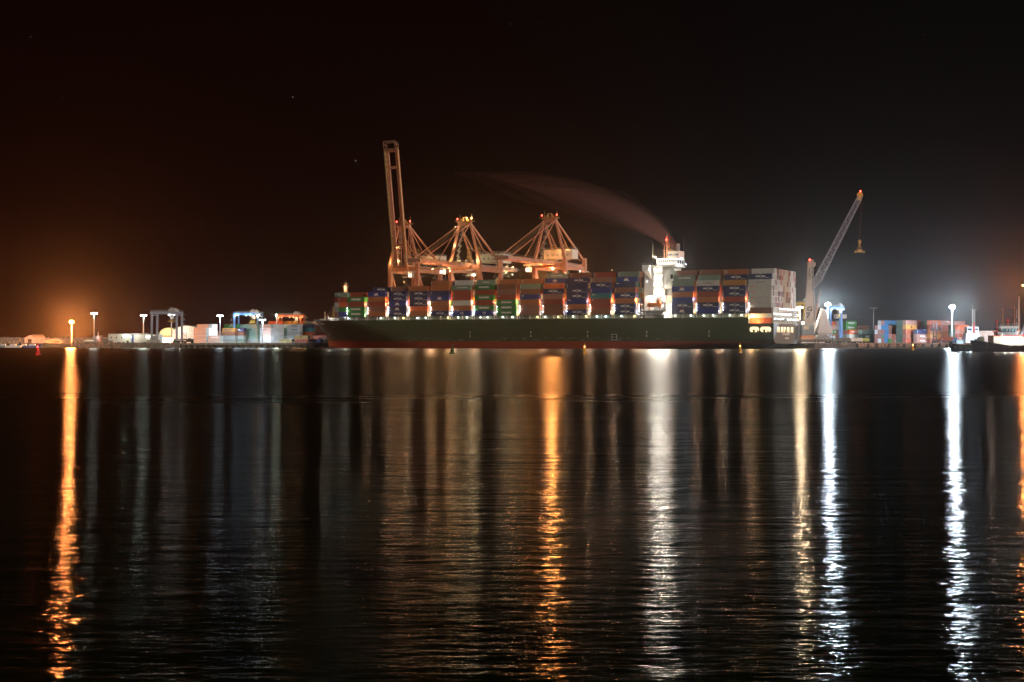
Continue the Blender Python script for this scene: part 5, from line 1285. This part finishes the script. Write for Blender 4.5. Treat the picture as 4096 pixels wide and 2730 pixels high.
# large white tarpaulin shape behind
MB().beam(at(3298, 1240, 840), at(3268, 1362, 840), .4) if False else None
PY = 850; x0, x1 = place(3250, 3300, PY); o = MB().add([(x0, PY, QZ), (x1, PY, QZ), (x1, PY + 9, QZ), (x0, PY + 9, QZ), ((x0 + x1) / 2 + 2.5, PY + 4, at(0, 1232, PY).z), ((x0 + x1) / 2 + 3.5, PY + 4, at(0, 1232, PY).z), ((x0 + x1) / 2 + 3.5, PY + 5, at(0, 1232, PY).z), ((x0 + x1) / 2 + 2.5, PY + 5, at(0, 1232, PY).z)], [(0, 1, 5, 4), (1, 2, 6, 5), (2, 3, 7, 6), (3, 0, 4, 7), (4, 5, 6, 7)]).build('dock_hopper', paint('tarpaulin', (.62, .62, .66)))
tag(o, 'second pale hopper cover half hidden between harbour crane and pyramid', 'hopper')
o = MB().box(0, 9, 0, 12, 0, 13).build('silo_block', paint('silo_paint', (.6, .6, .6)), None, (at(3205, 0, 840).x, 840, QZ)); tag(o, 'pale block of a silo between the ship stern and the harbour crane', 'silo')
lamp(at(3222, 1290, 832), 5000, WHITEL, .4)
# truck and trailer, skips at the quay edge
def truck(px, Y, label, mat, L_=9, deg=0):
    e = empty('dump_truck', (at(px, 0, Y).x, Y, QZ), R(deg), label, 'truck')
    MB().box(-L_ / 2, L_ / 2 - 2.6, -1.3, 1.3, 1.3, 3.0).build('body', mat, e); MB().prism([(L_ / 2 - 2.4, -1.2, 1.1), (L_ / 2, -1.2, 1.1), (L_ / 2, -1.2, 2.2), (L_ / 2 - .5, -1.2, 3.2), (L_ / 2 - 2.4, -1.2, 3.2)], (0, 2.4, 0)).build('cab', mat, e)
    MB().box(-L_ / 2, L_ / 2, -.5, .5, .8, 1.1).build('chassis', DARK, e)
    for x in (-L_ / 2 + 1, -L_ / 2 + 2.6, L_ / 2 - 1.2): MB().tube((x, -1.25, .6), (x, 1.25, .6), .6, n=14).build('wheel', RUBBER, e)
    return e
truck(3336, 830, 'olive dump truck parked right of the pyramid hopper', paint('olive_truck', (.16, .15, .11)), 10)
truck(3372, 832, 'second olive truck further right on the quay edge', paint('olive_truck', (.16, .15, .11)), 9)
truck(3424, 835, 'white tanker truck among clutter before the grey box', WHITE, 7)
truck(3462, 838, 'small yellow-green quay tractor by the dark green boxes', paint('lime', (.5, .6, .15)), 4)
# reach stacker
e = empty('reach_stacker', (at(3740, 0, 905).x, 905, QZ), 0, 'dark container handler with tall mast and spreader arms before ochre boxes', 'container handler')
h = hz_(1289, 905)
MB().box(-1.3, -.7, -.3, .3, .8, h).box(.5, 1.0, -.3, .3, .8, h).box(-1.3, 1.0, -.4, .4, h * .3, h * .34).build('mast', DARK, e)
for x in (-1.32, .98): MB().box(x, x + .1, -.36, -.3, h * .68, h).build('mast_chain', paint('chain', (.6, .6, .65)), e)
z = hz_(1321, 905); MB().box(-3.4, 3.2, -.9, -.4, z - .4, z + .3).box(-2.4, -.9, -1, .3, z - .1, z + 1.0).box(3.0, 3.3, -1.4, .6, z - .8, z + 1.7).box(.9, 1.6, -1, .3, z - .6, z + .8).build('spreader', DARK, e)
MB().box(-1.6, 7, -1.4, 1.4, .7, 1.7).box(4.6, 7.2, -1.2, 1.2, 1.7, 3.9).build('body', DARK, e)
MB().box(5.0, 6.6, -1.24, -1.15, 2.6, 3.6).build('cab_window', GLASSD, e); lamp((5.4, -2.0, 2.9), 60, WHITEL, .25, e); lamp((-1, -1.6, 1.9), 40, WHITEL, .2, e)
for x in (-.8, 5.6): MB().tube((x, -1.6, .8), (x, 1.6, .8), .8, n=14).build('wheel', RUBBER, e)
# trailer with container
e = empty('container_trailer', (at(3788, 0, 900).x, 900, QZ), 0, 'flat trailer under the red-brown box next to the container handler', 'trailer')
tb_ = MB().box(-4, 4, -1.2, 1.2, 1.0, 1.4)
for x in (-3, -1.8, 2.4): tb_.tube((x, -1.25, .5), (x, 1.25, .5), .5, n=12)
tb_.build('frame', DARK, e)
o = container(Vector((at(3788, 0, 900).x, 900, QZ + 1.42)), 0, 'R', '', 6.1, 'loaded on the flat trailer by the container handler', RG); o.scale = (1.25, 1, .9)
# white wall far right and lattice radio mast, rightmost shapes
o = MB().box(0, 60, 0, 1, 0, hz_(1324, 950)).build('warehouse_wall', paint('dirty_white', (.5, .46, .46), dirt=.3, streak=False), None, (at(3905, 0, 950).x, 950, QZ)); tag(o, 'low dirty white wall behind the two tugs', 'wall')
lamp(at(3960, 1318, 935), 5000, (1, .75, .6), .4); lamp(at(4060, 1318, 935), 5000, (1, .75, .6), .4)
e = empty('radio_mast', (at(4076, 0, 800).x, 800, QZ), 0, 'slim white lattice radio mast at the right edge behind the larger tug', 'radio mast'); h = hz_(1187, 800); rm = MB()
for i, j in ((-1, -1), (1, -1), (0, 1)): rm.beam((i * .7, j * .5, 0), (i * .12, j * .1, h), .09)
for k in range(46):
    t_ = k / 46; w_ = .7 * (1 - t_) + .12 * t_; z = h * t_; rm.beam((-w_, -w_ * .7, z), (w_, -w_ * .7, z + .35), .05).beam((w_, -w_ * .7, z), (-w_, -w_ * .7, z + .35), .05)
rm.build('lattice', WHITE, e)
am = MB()
for z in (h * .55, h * .28): am.beam((-1.3, 0, z), (-.1, 0, z), .07).beam((-1.3, 0, z), (-1.3, 0, z + h * .18), .1)
am.build('antenna', WHITE, e)

# moored boats far left
for i, (px, Y_, L_, c_) in enumerate(((12, 940, 9, 'dark'), (52, 936, 11, 'blue'), (95, 944, 8, 'pale'), (128, 938, 12, 'grey'))):
    e = empty('moored_boat', (at(px, 0, Y_).x, Y_, 0), 0, {0: 'dark little workboat at the extreme left edge of the far shore', 1: 'dim blue workboat moored below the rocks at far left', 2: 'small pale boat moored just left of the boat shed', 3: 'grey fishing boat moored right below the boat shed'}[i], 'boat', None)
    hm = MB(); m_ = [BLUEP, GREYP, WHITE, DARK][(i + 1) % 4]
    hm.prism([(-L_ / 2, 0, -.3), (L_ / 2 - 1.2, 0, -.3), (L_ / 2, 0, 1.5), (-L_ / 2, 0, 1.1)], (0, 2.4, 0)).build('hull', m_, e)
    MB().box(-L_ * .2, L_ * .15, .4, 2.0, 1.1, 2.4).build('cabin', WHITE, e); MB().tube((0, 1.2, 2.4), (0, 1.2, 5.0), .07).build('mast', STEEL, e)
# quay side under the lamp with mooring ropes
o = MB().box(at(165, 0, 958).x, at(300, 0, 958).x, 956, 990, -.5, 2.4).build('jetty', paint('jetty_concrete', (.22, .17, .12), dirt=.4)); tag(o, 'low jetty under the dazzling orange lamp on the left', 'jetty')

# ------------------------------------------------------------------ buoys
def buoy(px, py, label, mat, light, pw, tall=3.2):
    Y = F * CH / (py - 1366); e = empty('channel_buoy', (at(px, 0, Y).x, Y, 0), 0, label, 'buoy', 'channel buoys in front of the ship'); e.scale = (.72, .72, .72)
    MB().lathe([(.3, -.6), (1.25, -.4), (1.4, .1), (1.3, .5), (.8, .75), (.5, .8)], 18).build('float', mat, e)
    MB().lathe([(.75, .7), (.85, 1.1), (.7, 2.2), (.42, 2.6), (.3, 3.0)], 14).build('body', mat, e)
    MB().box(-.45, .45, -.45, .45, 3.0, 3.1).tube((0, 0, 3.1), (0, 0, tall + 1.2), .07).lathe([(.32, tall + .9), (.4, tall + 1.1), (.32, tall + 1.5)], 10).build('top_mark', mat, e)
    if light:
        lm, lc = light; MB().ball((0, -.45, 3.35), .24, 10).build('lantern', lm, e); lamp((0, -1.0, 3.4), pw, lc, .2, e)
buoy(152, 1418, 'red buoy with a glowing red lantern at the far left', REDP, (BULBR, (1, .03, .02)), 80)
buoy(1809, 1416, 'dark green buoy without a lit lantern in front of the green hull', paint('buoy_green', (.05, .11, .04)), None, 0)
buoy(2338, 1417, 'yellow buoy with amber lantern in front of the hull middle', YELP, (BULBO, (1, .4, .08)), 35)
buoy(2960, 1410, 'yellow buoy with amber lantern in front of the ship stern', YELP, (BULBO, (1, .4, .08)), 35)
buoy(3651, 1401, 'most distant amber-lit buoy before the right quay', YELP, (BULBO, (1, .4, .08)), 80)

# ------------------------------------------------------------------ tugs
def tug_hull(L_, B_, fore, aft, z0=-.8):
    m = MB(); vs = []; n = 22
    for i in range(n + 1):
        t = i / n; x = -L_ / 2 + L_ * t
        f = min(1, math.sin(min(1, (t + .02) / .28) * math.pi / 2)) ** .6 * (1 if t < .8 else (1 - ((t - .8) / .2) ** 2 * .35))
        zt = fore + (aft - fore) * min(1, t / .55); b_ = B_ / 2 * f
        vs += [(x + (1.4 * (1 - t) if t < .3 else 0), -b_ * .72, z0), (x, -b_, zt), (x, b_, zt), (x + (1.4 * (1 - t) if t < .3 else 0), b_ * .72, z0)]
    for i in range(n):
        for j in range(4): m.f.append((i * 4 + j, (i + 1) * 4 + j, (i + 1) * 4 + (j + 1) % 4, i * 4 + (j + 1) % 4))
    m.v = vs; m.f += [(0, 1, 2, 3), (n * 4 + 3, n * 4 + 2, n * 4 + 1, n * 4)]
    return m
TY = 560.0
def T(e, px, py): p = at(px, py, TY); return p.x - e.location.x, p.z
# near tug (larger, cut by the right edge)
e = empty('tug_boat', (at(4010, 0, TY).x, TY, 0), 0, 'larger black-hulled tug with slant-windowed wheelhouse cut by the right edge', 'tug', 'tugs at the right')
tug_hull(25, 9, 4.6, 2.6).build('hull', paint('tug_black', (.016, .018, .022), dirt=.4, rough=.4), e, smooth=False)
ft = MB()
for k in range(9): ft.tube((-12.2 + k * .5, -3.6 - .1 * k, 4.5 - k * .12), (-11.6 + k * .5, -3.9 - .1 * k, 4.4 - k * .12), .55)
for k in range(7): ft.lathe([(.5, -.3), (.65, 0), (.5, .3)], 12, (-7.5 + k * 3.0, -4.6, 1.9))
ft.build('bow_fender', RUBBER, e)
MB().tube((-9.6, 0, 3.6), (-9.6, 0, 4.0), .3).tube((-8.6, -1.2, 4.9), (-8.6, 1.2, 4.9), 1.15, n=16).build('towing_winch', paint('winch_green', (.10, .14, .07)), e)
MB().box(-4.6, 11.8, -3.3, 3.3, 2.6, 6.2).build('deckhouse', paint('tug_cream', (.62, .56, .50), dirt=.1), e)
MB().box(-4.7, 11.8, -3.5, 3.5, 6.2, 6.45).build('house_deck', REDP, e)
MB().box(-2.6, 4.8, -2.2, 2.2, 6.45, 7.8).build('lower_wheelhouse', paint('tug_grey', (.36, .37, .38)), e)
wx0, wx1 = T(e, 3997, 0)[0], T(e, 4058, 0)[0]; z0_, z1_ = T(e, 0, 1337)[1], T(e, 0, 1313)[1]
wh = MB().add([(wx0 + .9, -1.9, z0_), (wx1 - .9, -1.9, z0_), (wx1 - .9, 1.9, z0_), (wx0 + .9, 1.9, z0_), (wx0 - .3, -2.7, z1_), (wx1 + .3, -2.7, z1_), (wx1 + .3, 2.7, z1_), (wx0 - .3, 2.7, z1_)], [(0, 3, 2, 1), (4, 5, 6, 7), (0, 1, 5, 4), (1, 2, 6, 5), (2, 3, 7, 6), (3, 0, 4, 7)]).build('wheelhouse', paint('tug_grey', (.36, .37, .38)), e)
MB().box(wx0 - .8, wx1 + .8, -3.0, 3.0, z1_, z1_ + .8).build('wheelhouse_roof', paint('tug_roof', (.42, .42, .42)), e)
for a_, b_ in ((.06, .34), (.40, .52), (.60, .92)):
    xa, xb = wx0 + (wx1 - wx0) * a_, wx0 + (wx1 - wx0) * b_; za, zb_ = z0_ + .5, z1_ - .25; ya = -1.9 - .8 * (za - z0_) / (z1_ - z0_) - .05; yb = -1.9 - .8 * (zb_ - z0_) / (z1_ - z0_) - .05
    MB().add([(xa, ya, za), (xb, ya, za), (xb, yb, zb_), (xa, yb, zb_)], [(0, 1, 2, 3)]).build('window', paint('teal_glass', (.04, .12, .13), rough=.1), wh)
for px, yb_, yt_ in ((4011, 1306, 1232), (4058, 1306, 1225)):
    x, zb_ = T(e, px, yb_); zt = T(e, px, yt_)[1]; mm_ = MB().tube((x, 0, zb_), (x, 0, zt), .18, .13)
    for k in (.25, .55, .92): mm_.beam((x - 1.6, 0, zb_ + (zt - zb_) * k), (x + .3, 0, zb_ + (zt - zb_) * k), .1)
    mm_.ball((x, -.3, zb_ + (zt - zb_) * .4), .25, 8); mm_.build('signal_mast', paint('orange_mast', (.62, .25, .12)), e)
x, zb_ = T(e, 4031, 1306); MB().tube((x, 0, zb_), (x, 0, zb_ + 3.0), .45, .4).box(x - .9, x + 1.0, -.5, .5, zb_ + 2.2, zb_ + 2.5).build('fire_monitor', REDP, e)
x, zb_ = T(e, 3984, 1345); MB().tube((x, -1, zb_), (x, -1, zb_ + 5.8), .28).ball((x, -1, zb_ + 6.0), .5, 10).beam((x - 1.6, -1, zb_ + 1.6), (x + .6, -1, zb_ + 1.9), .4).build('deck_crane', REDP, e)
rr = MB(); zr = T(e, 0, 1306)[1]; rail(rr, (wx0 - .6, -2.8, zr), (wx1 + .6, -2.8, zr), 1.0, 12); rr.build('railing', STEEL, e)
MB().tube((T(e, 4090, 0)[0], -3.6, T(e, 0, 1341)[1]), (T(e, 4090, 0)[0], -3.2, T(e, 0, 1341)[1]), 1.1, n=18).build('winch_drum', paint('drum_red', (.30, .04, .05)), e)
fnl = MB(); xf = T(e, 4086, 0)[0]; fnl.prism([(xf - .9, -1, 7), (xf + .5, -1, 7), (xf + 1.4, -1, 9.8), (xf + .5, -1, 9.6)], (0, 1.4, 0)).beam((xf + .4, 0, 9), (xf + 1.5, 0, 11.4), .5); fnl.build('funnel', paint('funnel_grey', (.35, .38, .42)), e)
lb_ = [(4005, 1332, 900, COOL), (4053, 1338, 1000, COOL), (4005, 1362, 3000, WHITEL), (4030, 1364, 4200, (1, .93, .85)), (4066, 1366, 4200, WHITEL), (3971, 1350, 700, WARM), (3972, 1360, 800, COOL), (3981, 1313, 250, COOL), (4075, 1334, 2500, COOL)]
for px, py, pw, c_ in lb_:
    x, z = T(e, px, py); fixture(e, (x, -3.9, z), .16, name='flood_lamp'); lamp((x, -4.5, z), pw * .13, c_, .22, e)
MB().ball((T(e, 3994, 0)[0], -3.6, T(e, 0, 1339)[1]), .55, 10).build('liferaft', WHITE, e)
# smaller tug further left
TY2 = 600.0
e = empty('tug_boat', (at(3885, 0, TY2).x, TY2, 0), 0, 'smaller tug with white superstructure and tall grey-red tower mast glowing blue-white', 'tug', 'tugs at the right')
def T2(px, py): p = at(px, py, TY2); return p.x - e.location.x, p.z
TY_ = TY2
tug_hull(19, 7, 3.2, 2.4).build('hull', paint('tug_black', (.016, .018, .022)), e)
ft = MB()
for k in range(8): ft.lathe([(.45, -.3), (.6, 0), (.45, .3)], 12, (-8 + k * 2.2, -3.4, 1.6))
ft.build('side_fender', RUBBER, e)
SUPW = paint('tug_white', (.66, .70, .78), dirt=.08)
def boxp(px0, px1, py0, py1, y0, y1): a_, zt_ = T2(px0, py0); b_, zb2 = T2(px1, py1); return a_, b_, y0, y1, zb2, zt_
MB().box(*boxp(3856, 3914, 1350, 1372, -2.6, 2.6)).build('deckhouse', SUPW, e)
MB().box(*boxp(3858, 3912, 1334, 1349.9, -2.2, 2.2)).build('upper_house', SUPW, e)
w2 = MB().box(*boxp(3863, 3909, 1308, 1333.9, -1.8, 1.8)).build('wheelhouse', SUPW, e)
for a_, b_ in ((3866, 3880), (3893, 3906)): MB().box(*boxp(a_, b_, 1315, 1322, -1.87, -1.79)).build('window', GLASSD, w2)
MB().box(*boxp(3883, 3894, 1240, 1332, -2.3, -1.4)).build('tower_mast', GREYP, e); MB().box(*boxp(3885, 3892, 1290, 1333, -2.38, -2.29)).build('mast_red_panel', REDP, e)
x, z = T2(3884, 1222); MB().tube((x, -1.8, T2(0, 1250)[1]), (x, -1.8, z), .3, .2).box(x - .8, x + 1.6, -2.2, -1.4, T2(0, 1241)[1], T2(0, 1239)[1]).build('mast_top', STEEL, e)
MB().tube((T2(3884, 0)[0] - .2, -2.6, T2(0, 1335)[1]), (T2(3884, 0)[0] - .2, -2.6, T2(0, 1240)[1]), .16).build('mast_pipe', WHITE, e)
MB().box(*boxp(3822, 3850, 1362, 1376, -1.4, 1.4)).build('fore_house', paint('tug_teal', (.45, .62, .7)), e)
hp = MB().beam((T2(3826, 1362)[0], -1.5, T2(0, 1362)[1]), (T2(3826, 1352)[0], -1.5, T2(0, 1352)[1]), .14).beam((T2(3841, 1362)[0], -1.5, T2(0, 1362)[1]), (T2(3841, 1352)[0], -1.5, T2(0, 1352)[1]), .14).beam((T2(3826, 1352)[0], -1.5, T2(0, 1352)[1]), (T2(3841, 1352)[0], -1.5, T2(0, 1352)[1]), .14); hp.build('tow_bar', WHITE, e)
x, z = T2(3808, 1362); MB().beam((x - .4, 0, z - 1.2), (x + 2.2, 0, z + .6), 1.2).build('bow_tarpaulin', BLUEP, e); MB().ball((x - .3, -.2, z - .9), .85, 12).build('bow_fender', RUBBER, e)
for px, py, pw, c_ in ((3867, 1313, 1300, COOL), (3903, 1314, 1300, COOL), (3868, 1343, 1700, (.6, .8, 1)), (3907, 1343, 1100, COOL), (3833, 1364, 1000, COOL), (3856, 1366, 500, COOL), (3876, 1376, 700, COOL), (3884, 1221, 200, WHITEL), (3880, 1240, 250, WHITEL)):
    x, z = T2(px, py); fixture(e, (x, -2.9, z), .15, name='flood_lamp'); lamp((x, -3.5, z), pw * .22, c_, .2, e)

# ------------------------------------------------------------------ funnel smoke
SMOKE = 0.00017
def smoke():
    """funnel smoke: nested soft-edged tubes of thin even smoke, denser towards the core and the funnel"""
    ctrl = [(2704, 1000, 1.8), (2674, 966, 3.2), (2612, 915, 5.8), (2510, 858, 9), (2360, 798, 13.5), (2150, 745, 18), (1900, 706, 22), (1650, 685, 24)]
    base = [at(px, py, 770 + 6 * i) for i, (px, py, r) in enumerate(ctrl)]
    def path(u):
        f_ = u * (len(base) - 1); k = min(int(f_), len(base) - 2); w_ = f_ - k
        def cr(a0, a1, a2, a3): return .5 * ((2 * a1) + (a2 - a0) * w_ + (2 * a0 - 5 * a1 + 4 * a2 - a3) * w_ * w_ + (3 * a1 - a0 - 3 * a2 + a3) * w_ ** 3)
        ix = [max(0, k - 1), k, k + 1, min(len(base) - 1, k + 2)]
        return cr(*[base[i] for i in ix]), cr(*[ctrl[i][2] for i in ix])
    root = None; NL = 32
    for L_ in range(NL):
        fr = 1.0 - L_ / (NL + .5); u1_ = .90 - .72 * (L_ / NL) ** .8; n = 14; S = 26; vs = []
        for i in range(S + 1):
            u = u1_ * i / S; c, r = path(u); c2, _ = path(min(1, u + .01)); c0, _ = path(max(0, u - .01)); d = (c2 - c0).normalized()
            e1 = d.cross(Vector((0, 1, 0))).normalized(); e2 = Vector((0, 1, 0))
            cap = 1.0 if i / S < .3 else max(0.0, 1 - ((i / S - .3) / .7) ** 2.0) ** 1.1
            rr = r * fr * max(cap, .03) * (1 + .10 * math.sin(u * 19 + L_ * 1.9) + .06 * math.sin(u * 43 + L_ * 2.7))
            c = c + e1 * (r * .16 * math.sin(u * 11 + L_ * 1.3) * (1 - fr * .5))
            for k in range(n):
                t = 2 * math.pi * k / n; vs.append(c + e1 * (math.cos(t) * rr) + e2 * (math.sin(t) * rr))
        m = MB(); m.add(vs, [(i * n + k, i * n + (k + 1) % n, (i + 1) * n + (k + 1) % n, (i + 1) * n + k) for i in range(S) for k in range(n)] + [tuple(range(n - 1, -1, -1)), tuple(range(S * n, S * n + n))])
        mt = bpy.data.materials.new('smoke'); mt.use_nodes = True; t = mt.node_tree; t.nodes.clear()
        o = N(t, 'ShaderNodeOutputMaterial'); pv = N(t, 'ShaderNodeVolumePrincipled'); t.links.new(pv.outputs[0], o.inputs['Volume'])
        pv.inputs['Color'].default_value = (.92, .50, .46, 1); pv.inputs['Anisotropy'].default_value = -.4; pv.inputs['Density'].default_value = SMOKE * (.35 + .085 * L_)
        s = m.build('smoke_plume' if root is None else 'smoke_layer', mt, root)
        if root is None: root = s; tag(s, 'faint reddish smoke plume drifting left from the ship funnel', 'smoke', kind='stuff')
smoke()
